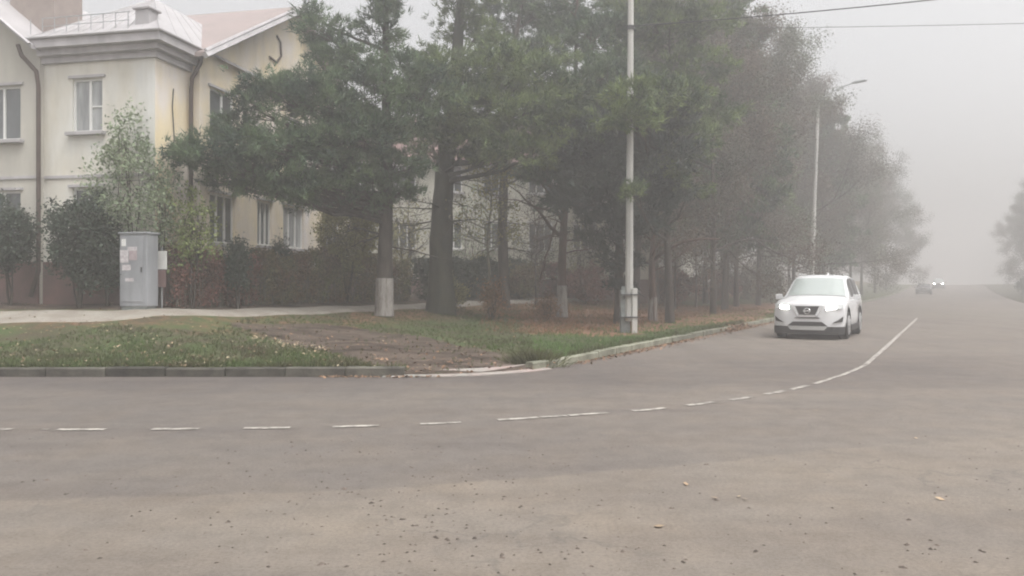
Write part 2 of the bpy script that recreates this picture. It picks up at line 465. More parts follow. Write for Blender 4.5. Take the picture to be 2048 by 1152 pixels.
def ground_material():
    m = bpy.data.materials.new('verge_soil_and_grass')
    m.use_nodes = True
    N, L = m.node_tree.nodes, m.node_tree.links
    b = N['Principled BSDF']; b.inputs['Roughness'].default_value = 0.95
    b.inputs['Specular IOR Level'].default_value = 0.15
    tcn = N.new('ShaderNodeTexCoord')
    def noise(scale, det=6):
        n = N.new('ShaderNodeTexNoise'); n.inputs['Scale'].default_value = scale; n.inputs['Detail'].default_value = det
        n.inputs['Roughness'].default_value = 0.65
        L.new(tcn.outputs['Object'], n.inputs['Vector']); return n.outputs['Fac']
    def ramp(v, lo, hi, c0, c1):
        r = N.new('ShaderNodeValToRGB'); r.color_ramp.elements[0].position = lo; r.color_ramp.elements[1].position = hi
        r.color_ramp.elements[0].color = (*c0, 1); r.color_ramp.elements[1].color = (*c1, 1)
        L.new(v, r.inputs[0]); return r.outputs[0]
    def mix(f, a, c):
        n = N.new('ShaderNodeMix'); n.data_type = 'RGBA'
        L.new(f, n.inputs[0]); L.new(a, n.inputs[6]); L.new(c, n.inputs[7]); return n.outputs[2]
    at = N.new('ShaderNodeAttribute'); at.attribute_name = 'zone'
    sp = N.new('ShaderNodeSeparateColor'); L.new(at.outputs['Color'], sp.inputs[0])
    grass = ramp(noise(1.1), 0.36, 0.62, (0.075, 0.062, 0.04), (0.062, 0.088, 0.032))
    mpd = N.new('ShaderNodeMapping'); mpd.vector_type = 'POINT'
    mpd.inputs['Rotation'].default_value = (0, 0, R(48)); mpd.inputs['Scale'].default_value = (0.7, 1.7, 1)
    L.new(tcn.outputs['Object'], mpd.inputs['Vector'])
    nd = N.new('ShaderNodeTexNoise'); nd.inputs['Scale'].default_value = 1.3; nd.inputs['Detail'].default_value = 8; nd.inputs['Roughness'].default_value = .7
    L.new(mpd.outputs[0], nd.inputs['Vector'])
    dirt = ramp(nd.outputs['Fac'], 0.40, 0.60, (0.036, 0.027, 0.021), (0.115, 0.09, 0.072))
    litter = ramp(noise(2.5), 0.35, 0.65, (0.13, 0.075, 0.045), (0.22, 0.125, 0.08))
    def edge(ch):
        a = N.new('ShaderNodeMath'); a.operation = 'ADD'; L.new(ch, a.inputs[0])
        s = N.new('ShaderNodeMath'); s.operation = 'MULTIPLY_ADD'; L.new(noise(3.0), s.inputs[0])
        s.inputs[1].default_value = 1.1; s.inputs[2].default_value = -0.55
        L.new(s.outputs[0], a.inputs[1])
        r = N.new('ShaderNodeMapRange'); r.inputs['From Min'].default_value = 0.35; r.inputs['From Max'].default_value = 0.65
        L.new(a.outputs[0], r.inputs[0]); return r.outputs[0]
    c = mix(edge(sp.outputs['Green']), grass, litter)
    c = mix(edge(sp.outputs['Red']), c, dirt)
    L.new(c, b.inputs['Base Color'])
    bp = N.new('ShaderNodeBump'); bp.inputs['Strength'].default_value = 0.8; bp.inputs['Distance'].default_value = 0.04
    L.new(noise(14, 8), bp.inputs['Height']); L.new(bp.outputs[0], b.inputs['Normal'])
    return m


M['soil'] = ground_material()

# ------------------------------------------------------------------ lie of the land
TH = math.atan((1905 - 1024) / FOC)
SU, CU = math.sin(TH), math.cos(TH)          # direction of the side road
YK, LK, RK = 13.35, 6.45, 3.0                # kerb lines and corner radius
# corner circle centre: YK+RK beyond the first kerb and RK inside the second one
CY = YK + RK
CX = (-(LK + RK) + CY * SU) / CU


def lat(x, y): return x * CU - y * SU
def tt(x, y): return x * SU + y * CU
def from_tl(t, l): return (t * SU + l * CU, t * CU - l * SU)


def rise(t):
    t = np.asarray(t, dtype=float)
    a = np.clip(t - 79.6, 0, 80)
    b = np.clip(t - 159.6, 0, 20)
    return 0.4 * (0.000407 * a * a + (0.0651 * b - 0.0651 * b * b / 40.0))


def dist_kerb(x, y):
    x = np.asarray(x, float); y = np.asarray(y, float)
    dl, dr = y - YK, -lat(x, y) - LK
    d = np.minimum(dl, dr)
    bb = (x - CX) / CU
    aa = -(y - CY) - bb * SU
    dc = RK - np.hypot(x - CX, y - CY)
    return np.where((aa > 0) & (bb > 0), dc, d), dl, dr


def ground_z(x, y):
    d, dl, dr = dist_kerb(x, y)
    fl = np.interp(dl, [0, 1, 3, 5.5, 7.5, 9, 30], [.13, .18, .33, .62, .98, 1.05, 1.1])
    fr = np.interp(dr, [0, 2, 4, 6.4, 9, 10.5, 12, 14, 40], [.13, .14, .19, .28, .50, .74, .95, 1.02, 1.1])
    z = np.minimum(fl, fr)
    z = np.minimum(z, 0.13 + np.clip(d, 0, None) * 0.2)
    z = z + 0.035 * (np.sin(x * 1.7 + y * .6) * np.sin(y * 1.3 - x * .4)) * np.clip(d - .4, 0, 1)
    # lowered kerb at the corner
    drop = np.clip(1 - np.abs(np.asarray(x) + 0.55) / 1.9, 0, 1) ** 0.5 * np.clip(1 - d / 2.0, 0, 1)
    z = z - drop * 0.10
    return z + rise(tt(np.asarray(x, float), np.asarray(y, float)))


def P(px, py, D):
    """point seen at (px,py) of the 2048 frame, D metres out"""
    return ((px - 1024) / FOC * D, D, EYE - (py - HZ) / FOC * D)


def on_ground(px, D):
    x = (px - 1024) / FOC * D
    return (x, D, float(ground_z(x, D)))


def ray_ground(px, py):
    D = 10.0
    for k in range(4000):
        x = (px - 1024) / FOC * D
        if EYE - (py - HZ) / FOC * D <= float(ground_z(x, D) if D > YK else 0): break
        D += 0.02
    return (x, D)


# ------------------------------------------------------------------ road sheet
def grid_mesh(name, m, pts, nu, nv, kind='structure', zone=None, smooth=True):
    me = bpy.data.meshes.new(name)
    idx = np.arange(nu * nv).reshape(nu, nv)
    f = np.stack([idx[:-1, :-1], idx[1:, :-1], idx[1:, 1:], idx[:-1, 1:]], -1).reshape(-1, 4)
    me.from_pydata([tuple(p) for p in pts], [], [tuple(int(i) for i in q) for q in f])
    if zone is not None:
        ca = me.color_attributes.new('zone', 'FLOAT_COLOR', 'POINT')
        ca.data.foreach_set('color', np.asarray(zone, dtype=np.float32).ravel())
    o = link_mesh(name, me, m, None, smooth)
    if kind: o['kind'] = kind
    # make it face up
    if me.polygons[0].normal.z < 0:
        me.flip_normals()
    return o


ts = np.concatenate([np.linspace(-160, 70, 24), np.arange(80, 230, 6), np.linspace(240, 460, 8)])
ls = np.array([-220, -60, -20, -6, -1.4, 0, 4, 20, 60, 160.0])
pts = [(*from_tl(t, l), float(rise(t))) for t in ts for l in ls]
grid_mesh('road', M['asphalt'], pts, len(ts), len(ls))

# verge and plot on the left: rows at growing distance from the kerb
offs = np.concatenate([[0.0, .08, .16, .3], np.arange(.5, 15, .28), [16, 18, 21, 25, 32, 45, 70, 120, 200]])
ss = np.concatenate([np.arange(0, 45, .3), 45 * 1.06 ** np.arange(0, 24)])
sl = np.concatenate([np.arange(0, 30, .3), 30 * 1.12 ** np.arange(0, 17)])
narc = 14
nrm_l, nrm_r = np.array([0., -1.]), np.array([CU, -SU])
bis = np.array([-math.tan(R(0)), 1.0])
# bisector direction: unit step changes both distances equally
A_ = np.array([[0., 1.], [-CU, SU]])
bvec = np.linalg.solve(A_, np.array([1.0, 1.0]))
cols = []
for d in offs:
    row = []
    if d <= RK:
        f0 = np.array([CX, YK + d]); rad = RK - d; cen = np.array([CX, CY])
        arc = []
        a0, a1 = -PI / 2, math.atan2(-SU, CU)
        for k in range(narc + 1):
            q = a0 + (a1 - a0) * k / narc
            arc.append(cen + rad * np.array([math.cos(q), math.sin(q)]))
        f1 = arc[-1]; f0 = arc[0]
    else:
        B = np.array([CX, CY]) + bvec * (d - RK)
        arc = [B] * (narc + 1); f0 = f1 = B
    for s in sl[::-1]: row.append((f0[0] - s, f0[1]))
    row += [tuple(a) for a in arc[1:-1]]
    for s in ss: row.append((f1[0] + SU * s, f1[1] + CU * s))
    cols.append(row)
P2 = np.array(cols)                      # (no, ns, 2)
Z2 = ground_z(P2[..., 0], P2[..., 1])
Z2[0, :] -= 0.35                         # tuck the edge under the kerb


def poly_w(poly, x, y, soft=0.25):
    """1 inside a world polygon, falling off outside"""
    x = np.asarray(x); y = np.asarray(y)
    inside = np.zeros(x.shape, bool)
    dmin = np.full(x.shape, 1e9)
    n = len(poly)
    for i in range(n):
        x0, y0 = poly[i]; x1, y1 = poly[(i + 1) % n]
        c = ((y0 > y) != (y1 > y)) & (x < (x1 - x0) * (y - y0) / (y1 - y0 + 1e-12) + x0)
        inside ^= c
        dx, dy = x1 - x0, y1 - y0
        q = np.clip(((x - x0) * dx + (y - y0) * dy) / (dx * dx + dy * dy), 0, 1)
        dmin = np.minimum(dmin, np.hypot(x - x0 - q * dx, y - y0 - q * dy))
    return np.where(inside, 1.0, np.clip(1 - dmin / soft, 0, 1))


dirt_poly = [ray_ground(*p) for p in [(470, 648), (620, 648), (720, 660), (850, 676), (960, 702), (1075, 728), (1060, 738), (790, 744), (740, 722), (640, 696), (540, 668)]]
litter_poly = [ray_ground(*p) for p in [(1060, 625), (1300, 618), (1560, 606), (1500, 640), (1330, 655), (1240, 668), (1090, 668)]]
zone_r = poly_w(dirt_poly, P2[..., 0], P2[..., 1], 0.35)
zone_g = poly_w(litter_poly, P2[..., 0], P2[..., 1], 1.0)
_d, _dl, _dr = dist_kerb(P2[..., 0], P2[..., 1])
zone_r = np.maximum(zone_r, np.clip((_dr - 10.7) / .5, 0, 1) * np.clip((_dl - 6.9) / .4, 0, 1))
zone_g = np.maximum(zone_g, 0.55 * np.clip((_dr - 5) / 4, 0, 1) * (P2[..., 0] > -5))
zone_g = np.maximum(zone_g, 0.42 * (np.clip((_dl - 3.4) / 1.5, 0, 1)) * (P2[..., 0] < -4))
zone = np.stack([zone_r, zone_g, zone_r * 0, zone_r * 0 + 1], -1)
pts = np.concatenate([P2, Z2[..., None]], -1).reshape(-1, 3)
grid_mesh('ground', M['soil'], pts, P2.shape[0], P2.shape[1], zone=zone.reshape(-1, 4))

# right-hand verge, far side of the side road
ts = np.concatenate([np.arange(60, 200, 3.0), [230, 280, 350, 440]])
ls = np.array([4.35, 4.5, 6, 9, 14, 22, 40, 80, 150.0])
lz = np.array([-.2, .12, .14, .2, .3, .4, .5, .5, .5])
pts, zn = [], []
for t in ts:
    for l, z in zip(ls, lz):
        pts.append((*from_tl(t, l + .6 + max(0, (72 - t)) * .5), float(rise(t)) + z - .03)); zn.append((.5, .3, 0, 1))
grid_mesh('verge', M['soil'], pts, len(ts), len(ls), zone=zn)


# ------------------------------------------------------------------ kerb stones
def kerb_line():
    pl = [(CX - s, YK) for s in np.arange(26, 0.01, -1.0)]
    a0, a1 = -PI / 2, math.atan2(-SU, CU)
    n = 4
    for k in range(n + 1):
        q = a0 + (a1 - a0) * k / n
        pl.append((CX + RK * math.cos(q), CY + RK * math.sin(q)))
    e = pl[-1]
    for s in np.arange(1.0, 150, 1.0): pl.append((e[0] + SU * s, e[1] + CU * s))
    return pl


kb = MB(); kbr = MB()
kl = kerb_line()
i_dr = None
for i in range(len(kl) - 1):
    a, b = Vector((*kl[i], 0)), Vector((*kl[i + 1], 0))
    mid = (a + b) / 2
    if abs(mid.x + 0.75) < 1.35 and mid.y < 15.2: continue      # lowered stretch
    u = (b - a).normalized(); n = Vector((-u.y, u.x, 0))
    if dist_kerb(mid.x + n.x, mid.y + n.y)[0] < 0: n = -n
    h = 0.15 + random.uniform(-.012, .012)
    w0 = random.uniform(-.012, .012)
    za, zb = float(rise(tt(a.x, a.y))), float(rise(tt(b.x, b.y)))
    g = 0.012
    a2, b2 = a + u * g, b - u * g
    vs = []
    for (p, zz) in ((a2, za), (b2, zb)):
        o0 = p + n * w0; o1 = p + n * (w0 + 0.16)
        vs += [(o0.x, o0.y, zz - .1), (o0.x, o0.y, zz + h - .02), (o0.x + n.x * .02, o0.y + n.y * .02, zz + h), (o1.x, o1.y, zz + h), (o1.x, o1.y, zz - .1)]
    (kb if mid.y < 14.2 else kbr).add(vs, [(0, 1, 6, 5), (1, 2, 7, 6), (2, 3, 8, 7), (3, 4, 9, 8), (0, 4, 3, 2, 1), (5, 6, 7, 8, 9)])
o = kb.build('kerb', M['kerb']); o['kind'] = 'structure'
o = kbr.build('kerb', M['kerb_r']); o['kind'] = 'structure'

# lowered concrete apron at the corner
ap = MB()
q0 = [(CX + (RK + .10) * math.cos(a), CY + (RK + .10) * math.sin(a)) for a in np.linspace(-PI / 2 - .12, -.62, 12)]
q1 = [(CX + (RK - .42) * math.cos(a), CY + (RK - .42) * math.sin(a)) for a in np.linspace(-PI / 2 - .12, -.62, 12)]
for i in range(11):
    ap.add([(*q0[i], .012), (*q0[i + 1], .012), (*q1[i + 1], .075), (*q1[i], .075), (*q0[i], -.05), (*q0[i + 1], -.05), (*q1[i + 1], -.05), (*q1[i], -.05)],
           [(0, 1, 2, 3), (0, 4, 5, 1), (2, 6, 7, 3)])
o = ap.build('pavement_ramp', M['ramp']); o['kind'] = 'structure'

# ------------------------------------------------------------------ pavement
cl = [(-34, 19.35), (-20, 19.4), (-12, 19.45), (-9.6, 19.7), (-8.3, 20.5)]
for yy in (22.3, 24, 27, 30, 34, 40, 48, 58, 70, 85, 105, 130):
    cl.append(((-17.0 + SU * yy) / CU, yy))
wd = [1.9, 1.9, 1.7, 1.5, 1.2] + [1.15] * 12
fine = []
for i in range(len(cl) - 1):
    n = max(2, int(math.dist(cl[i], cl[i + 1]) / .4))
    for k in range(n):
        q = k / n
        fine.append((cl[i][0] * (1 - q) + cl[i + 1][0] * q, cl[i][1] * (1 - q) + cl[i + 1][1] * q, wd[i] * (1 - q) + wd[i + 1] * q))
for _ in range(6):
    fine = [fine[0]] + [tuple((fine[i - 1][j] + fine[i][j] * 2 + fine[i + 1][j]) / 4 for j in range(3)) for i in range(1, len(fine) - 1)] + [fine[-1]]
pts = []
for i, (x, y, ww) in enumerate(fine):
    a = fine[max(i - 1, 0)]; b = fine[min(i + 1, len(fine) - 1)]
    u = Vector((b[0] - a[0], b[1] - a[1])).normalized(); n = Vector((-u.y, u.x))
    for k in range(-3, 4):
        e = ww / 2 * (k / 3) * (1 + (0.05 * math.sin(i * .7 + k) if abs(k) == 3 else 0))
        X_, Y_ = x + n.x * e, y + n.y * e
        dz = 0.04 if abs(k) < 3 else -0.06
        pts.append((X_, Y_, float(ground_z(X_, Y_)) + dz))
grid_mesh('pavement', M['pave'], pts, len(fine), 7)
pave_xy = np.array([(f[0], f[1], f[2]) for f in fine])

# ------------------------------------------------------------------ road markings
mk = MB()
def gpt(px, py):
    D = EYE * FOC / (py - HZ)
    return ((px - 1024) / FOC * D, D)
cpx = [(-60, 859), (0, 859.5), (165, 860), (345, 859), (535, 857), (712, 853.5), (880, 847.5), (1035, 838.5), (1175, 829), (1295, 820.5), (1400, 808.5), (1480, 798), (1550, 786), (1600, 775.5), (1640, 765), (1690, 749), (1730, 731), (1765, 701), (1800, 668.5), (1830, 641), (1850, 620)]
cg = np.array([gpt(*p) for p in cpx])
cxs = np.array([p[0] for p in cpx])
def cpt(px):
    return np.array([np.interp(px, cxs, cg[:, 0]), np.interp(px, cxs, cg[:, 1])])
def strip(p0, p1, ww=0.1, n=5, z=0.008):
    q = [cpt(p0 + (p1 - p0) * k / n) for k in range(n + 1)]
    vs = []
    for i in range(n + 1):
        t = q[min(i + 1, n)] - q[max(i - 1, 0)]; t /= np.linalg.norm(t); nn = np.array([-t[1], t[0]])
        for sgn in (-1, 1):
            e = q[i] + nn * sgn * ww / 2 * random.uniform(.88, 1.08); vs.append((e[0], e[1], z))
    mk.add(vs, [(2 * i, 2 * i + 2, 2 * i + 3, 2 * i + 1) for i in range(n)])
for a, b in [(-60, 25), (84, 98), (115, 210), (303, 398), (487, 580), (665, 758), (840, 921), (995, 1075), (1080, 1132), (1136, 1215), (1265, 1328), (1372, 1426), (1460, 1500), (1530, 1568), (1580, 1615)]:
    strip(a, b, 0.10 if b - a > 20 else .06)
strip(1628, 1730, .085, 12); strip(1731, 1833, .10, 20)
o = mk.build('road_marking', M['paint']); o['kind'] = 'structure'
# ------------------------------------------------------------------ foliage engine
def unit(v):
    return v / (np.linalg.norm(v, axis=-1, keepdims=True) + 1e-9)


def needles(cent, dirs, n, length, width, spread, rng):
    """n thin triangles fanned round each centre"""
    N = len(cent)
    c = np.repeat(cent, n, 0); d = np.repeat(dirs, n, 0)
    dd = unit(d + rng.normal(0, spread, (N * n, 3)))
    c = c + rng.normal(0, length * .22, (N * n, 3))
    ln = length * rng.uniform(.6, 1.25, (N * n, 1))
    pr = unit(np.cross(dd, rng.normal(0, 1, (N * n, 3)))) * width * .5
    V = np.empty((N * n, 3, 3))
    V[:, 0] = c - pr; V[:, 1] = c + pr; V[:, 2] = c + dd * ln
    return V.reshape(-1, 3)


def leaves(cent, n, size, rng, sig=0.1, flat=0.0):
    N = len(cent)
    c = np.repeat(cent, n, 0) + rng.normal(0, sig, (N * n, 3))
    a = unit(rng.normal(0, 1, (N * n, 3)))
    if flat: a[:, 2] *= (1 - flat); a = unit(a)
    b = unit(np.cross(a, rng.normal(0, 1, (N * n, 3))))
    s = size * rng.uniform(.6, 1.3, (N * n, 1))
    V = np.empty((N * n, 4, 3))
    V[:, 0] = c - a * s * .6; V[:, 1] = c - b * s * .32; V[:, 2] = c + a * s * .6; V[:, 3] = c + b * s * .32
    return V.reshape(-1, 3)


def pad_points(c, r, nsub, ntuft, rng, sub=0.17, up=0.7):
    """clumped points in an ellipsoid: nsub little sprays of ntuft tufts"""
    d = unit(rng.normal(0, 1, (nsub, 3)))
    k = rng.uniform(.3, 1.0, (nsub, 1)) ** .5
    k = np.where(rng.uniform(0, 1, (nsub, 1)) < .16, k * rng.uniform(1.1, 1.6, (nsub, 1)), k)
    sc = d * k * np.array(r)
    sc[:, 2] -= 0.15 * (np.hypot(sc[:, 0] / r[0], sc[:, 1] / r[1]) ** 2) * r[2]
    subs = np.array(c) + sc
    pts = np.repeat(subs, ntuft, 0) + rng.normal(0, 1, (nsub * ntuft, 3)) * np.array([sub, sub, sub * .5])
    out = unit(sc / (np.array(r) ** 2 + 1e-6)) * .9 + np.array([0, 0, up])
    dirs = unit(np.repeat(out, ntuft, 0) + rng.normal(0, .25, (nsub * ntuft, 3)))
    return subs, pts, dirs


def limb(mb, p0, p1, r0, r1, sag=0.0, n=5, nsides=6, jit=0.12):
    p0 = Vector(p0); p1 = Vector(p1); L_ = (p1 - p0).length
    q = []
    for i in range(n + 1):
        k = i / n
        p = p0.lerp(p1, k)
        p.z += sag * 4 * k * (1 - k)
        if 0 < i < n: p += Vector((random.gauss(0, 1), random.gauss(0, 1), random.gauss(0, .7))) * jit * L_ * .12
        q.append(p)
    mb.tube(q, [r0 + (r1 - r0) * i / n for i in range(n + 1)], nsides, cap=False)
    return q


def make_pine(name, base, axis, pads, rtr, label, group, needle_m='pine', bark_m='bark', seed=1, white=None,
              dens=1.0, nl=.21, nw=.036, extra_limbs=(), nsides=12, dead=0, flare=.22):
    """axis: list of (dx,dy,z) trunk points from the base; pads: (dx,dy,z,rx,ry,rz,attach_z)"""
    rng = np.random.default_rng(seed); random.seed(seed)
    root = empty(name, base, 0, label, 'tree', group)
    tb = MB()
    zt = axis[-1][2]
    axis_v = [Vector(a) for a in axis]
    dense = []
    for i in range(len(axis_v) - 1):
        for k in range(4): dense.append(axis_v[i].lerp(axis_v[i + 1], k / 4))
    dense.append(axis_v[-1])
    def rad(z): return rtr * (max(0.06, 1 - 0.92 * (z / zt)) ** .75) * (1 + flare * math.exp(-max(z, 0) / .35))
    dense = [Vector((dense[0].x, dense[0].y, -.3))] + dense
    tb.tube(dense, [rad(p.z) for p in dense], nsides, wob=.12)
    def at(z):
        for a, b in zip(axis_v, axis_v[1:]):
            if b.z >= z: return a.lerp(b, (z - a.z) / (b.z - a.z))
        return axis_v[-1]
    Vs = []
    for pd in pads:
        c = pd[:3]; r = pd[3:6]; az_ = pd[6]
        vol = r[0] * r[1] * r[2]
        r = (r[0], r[1], r[2] * .85)
        ns = max(6, int(dens * 29 * (r[0] * r[1] + r[0] * r[2] + r[1] * r[2]) / 2.2))
        subs, pts_, dirs = pad_points(c, r, ns, 9, rng)
        Vs.append(needles(pts_, dirs, 12, nl, nw, .55, rng))
        a0 = at(az_)
        ln = (Vector(c) - a0).length
        q = limb(tb, a0, c, min(rad(az_) * .5, .03 + .018 * ln), .02, sag=-.05 * ln, n=5)
        pick = rng.choice(len(subs), min(len(subs), 12), replace=False)
        for j in pick:
            limb(tb, q[random.choice((2, 3, 4))], subs[j], .018, .006, n=2, nsides=4)
    for k in range(dead):
        z = rng.uniform(2.2, 5.2); a_ = rng.uniform(0, 6.28); ln = rng.uniform(1.2, 2.6)
        p0 = at(z); p1 = p0 + Vector((math.cos(a_) * ln, math.sin(a_) * ln, rng.uniform(-.5, .5)))
        q = limb(tb, p0, p1, .03, .008, n=5, sag=.05)
        for j in range(9):
            b_ = q[1 + j % 5]
            limb(tb, b_, b_ + Vector(tuple(rng.normal(0, .38, 3))) + Vector((0, 0, -.12)), .009, .003, n=2, nsides=4)
    for (a, b, r0, r1) in extra_limbs:
        limb(tb, a, b, r0, r1, n=6, sag=.1)
    tb.build('trunk', M[bark_m], root, smooth=True)
    tri_mesh('crown', np.concatenate(Vs), M[needle_m], root)
    if white:
        wb = MB()
        zz = np.linspace(0.02, white, 7)
        pp = [at(z) for z in zz]
        wb.tube(pp, [rad(z) * 1.12 + .008 for z in zz], nsides, cap=False, wob=.03)
        wb.build('whitewash', M['lime'], root, smooth=True)
    return root


def world_pads(base, lst):
    """pads given by where they stand in the view -> offsets from the base"""
    out = []
    for (px, py, D, rx, ry, rz, az_) in lst:
        p = P(px, py, D)
        out.append((p[0] - base[0], p[1] - base[1], p[2] - base[2], rx, ry, rz, az_))
    return out


# ------------------------------------------------------------------ the near trees
G_NEAR = 'near trees on the corner'
b1 = on_ground(768, 25)
pads = world_pads(b1, [
    (395, 300, 21.5, .75, .8, .22, 3.6), (440, 312, 21.8, .9, .9, .3, 3.8), (500, 285, 22, 1.0, 1.1, .45, 4.2),
    (505, 215, 22.3, .5, .6, .35, 5.2), (560, 200, 22.6, .95, 1.0, .6, 5.6), (545, 165, 22.8, .6, .8, .35, 5.9),
    (470, 255, 22.4, .7, .8, .35, 4.6), (560, 285, 22.4, 1.2, 1.2, .6, 4.4), (560, 345, 22.5, 1.1, 1.1, .35, 3.5),
    (620, 370, 23, .9, 1.1, .28, 3.2), (480, 345, 22.4, .8, .9, .22, 3.4),
    (640, 300, 23, 1.2, 1.3, .65, 4.1), (640, 215, 23, 1.2, 1.2, .75, 5.5), (620, 160, 23.2, .75, .9, .45, 6.3),
    (700, 355, 23.6, 1.0, 1.2, .38, 3.3), (720, 265, 23.2, 1.3, 1.3, .75, 4.8), (720, 180, 23.4, 1.2, 1.2, .7, 6.0),
    (680, 120, 24, .8, .9, .4, 6.9), (640, 60, 24, .75, .8, .4, 7.6), (625, 25, 24.2, .4, .5, .3, 8.3), (675, 92, 24, .6, .7, .3, 7.3),
    (790, 330, 24, 1.0, 1.2, .4, 3.8), (800, 240, 24, 1.2, 1.3, .65, 5.2), (800, 150, 24, 1.2, 1.3, .65, 6.5),
    (765, 50, 25, .65, .9, 1.0, 8.2), (770, -40, 25, .9, 1.0, 1.0, 9.5), 
    (780, 380, 24.5, .8, .9, .25, 3.3), (850, 190, 24.4, 1.0, 1.1, .6, 6.0), (455, 362, 22.6, .6, .7, .2, 3.3), (530, 380, 22.8, .9, .9, .22, 3.1), (600, 398, 23.2, .8, .9, .2, 3.0), (665, 402, 23.8, .7, .8, .2, 2.9), (405, 330, 21.8, .5, .6, .18, 3.6), (735, 400, 24.6, .6, .7, .3, 3.2),
])
make_pine('pine_tree', b1, [(0, 0, 0), (.03, 0, 2), (.1, 0, 5), (.05, 0, 8), (.1, 0, 11.5)], pads, .255,
          'broad green pine with whitewashed foot, lowest branches reaching left over the hedge', G_NEAR, 'pine_b', seed=3, white=1.2, dead=7, flare=.05)

b2 = on_ground(882, 28)
pads = world_pads(b2, [
    (880, 130, 26.5, 1.2, 1.3, .55, 7.0), (940, 150, 26, 1.3, 1.4, .7, 6.6), (1000, 130, 26, 1.2, 1.3, .65, 7.0), (1060, 150, 26, 1.2, 1.3, .65, 6.4),
    (900, 220, 26, 1.3, 1.4, .8, 5.7), (980, 220, 25.5, 1.4, 1.4, .85, 5.6), (1050, 225, 25.6, 1.3, 1.3, .8, 5.5), (1110, 180, 26, 1.2, 1.3, .7, 6.0),
    (930, 290, 26.2, 1.0, 1.2, .45, 4.8), (1010, 300, 25.8, 1.2, 1.2, .5, 4.8), (1080, 300, 25.8, 1.1, 1.2, .55, 4.6),
    (990, 95, 27, .8, .9, .35, 8.0), (920, 20, 28, .8, .9, 1.2, 9.5), (935, -40, 28, 1.1, 1.1, 1.0, 10.5),
    (960, 60, 28, .5, .8, .4, 8.8), (1100, 110, 27, .8, .9, .4, 7.2), (865, 290, 26.6, .6, .8, .3, 4.7), (1140, 250, 26, 1.0, 1.1, .6, 5.2),
])
make_pine('pine_tree', b2, [(0, 0, 0), (.0, 0, 2.5), (.12, 0, 5), (.5, 0, 8), (.78, 0, 12.5)], pads, .46,
          'tall pine with the thickest dark mossy trunk, right of the whitewashed one', G_NEAR, 'pine', 'bark_moss', seed=5, dead=12)

b3 = on_ground(1008, 33)
pads = world_pads(b3, [(1000, 180, 33, 1.4, 1.4, .7, 7.8), (1060, 100, 33.5, 1.5, 1.5, .7, 9.4), (1020, 30, 34, 1.4, 1.4, .8, 10.8),
                       (950, 250, 33, .9, 1.2, .5, 6.6), (1080, 220, 33, 1.5, 1.5, .8, 7.3), (1090, 10, 34, 1.6, 1.6, .9, 11.5),
                       (1150, 60, 34, 1.5, 1.5, .9, 10.8), (1060, 340, 32.5, 1.1, 1.1, .35, 5.0), (1100, -60, 34, 1.8, 1.8, .9, 12.5), (1040, -50, 34, 1.4, 1.4, .8, 12.6)])
make_pine('pine_tree', b3, [(0, 0, 0), (-.06, 0, 3), (.0, 0, 6), (.3, 0, 10), (1.0, 0, 14)], pads, .24,
          'slimmer dark pine with bare lower trunk, standing by the far pavement', G_NEAR, 'pine_b', 'bark', seed=7, dead=12)

b4 = on_ground(1124, 30)
pads = world_pads(b4, [(1120, 330, 28.5, 1.2, 1.2, .6, 4.8), (1180, 300, 28, 1.3, 1.3, .8, 5.2), (1140, 250, 28, 1.3, 1.3, .7, 6.0),
                       (1200, 220, 27.5, 1.2, 1.3, .8, 6.6), (1170, 150, 28, 1.3, 1.3, .8, 7.8), (1230, 150, 28, 1.2, 1.2, .7, 7.8),
                       (1120, 400, 29, .7, .9, .25, 3.8), (1200, 70, 29, 1.4, 1.4, .9, 9.6), (1150, 0, 30, 1.5, 1.5, 1.0, 11), (1080, 350, 28.6, .8, .9, .35, 4.5)])
ex = []
for (p, q, r0, r1) in [((1118, 470, 30), (1020, 372, 28), .07, .015), ((1122, 440, 30), (1060, 330, 29), .06, .015), ((1080, 560, 31), (1115, 440, 31), .05, .03), ((1120, 430, 30), (990, 395, 28), .05, .012)]:
    A, B = P(*p), P(*q)
    ex.append(([A[i] - b4[i] for i in range(3)], [B[i] - b4[i] for i in range(3)], r0, r1))
make_pine('pine_tree', b4, [(0, 0, 0), (.0, 0, 2), (.15, 0, 5), (.5, 0, 9), (.6, 0, 13)], pads, .17,
          'reddish thin pine with narrow whitewashed foot and arching bare limbs', G_NEAR, 'pine_b', 'bark_red', seed=9, white=1.2, extra_limbs=ex, dead=10)

b5 = on_ground(1238, 27.5)
pads = world_pads(b5, [(1240, 350, 26, 1.5, 1.3, .9, 4.5), (1178, 400, 26.3, 1.15, 1.0, .6, 3.6), (1212, 455, 26.5, 1.05, 1.0, .65, 3.0),
                       (1238, 510, 26.8, .65, .8, .65, 2.3), (1290, 420, 26, 1.0, 1.0, .7, 3.3), (1150, 380, 26.3, .8, .9, .4, 4.0), (1250, 560, 27.2, .3, .4, .35, 1.6),
                       (1250, 255, 26, 1.5, 1.4, .9, 5.8), (1310, 310, 25.5, 1.3, 1.2, .8, 5.0), (1330, 225, 25.5, 1.1, 1.1, .6, 6.2), (1180, 300, 26, 1.1, 1.1, .6, 5.2),
                       (1330, 380, 26, .8, .9, .4, 4.0), (1300, 180, 26, 1.1, 1.1, .5, 6.8), (1200, 345, 26, 1.2, 1.1, .7, 4.5)])
make_pine('spruce_tree', b5, [(0, 0, 0), (0, 0, 3), (.05, 0, 6), (.1, 0, 9)], pads, .17,
          'dark drooping conifer behind the concrete lamp post, branches sweeping down', G_NEAR, 'spruce', 'bark', seed=12, dens=1.3)
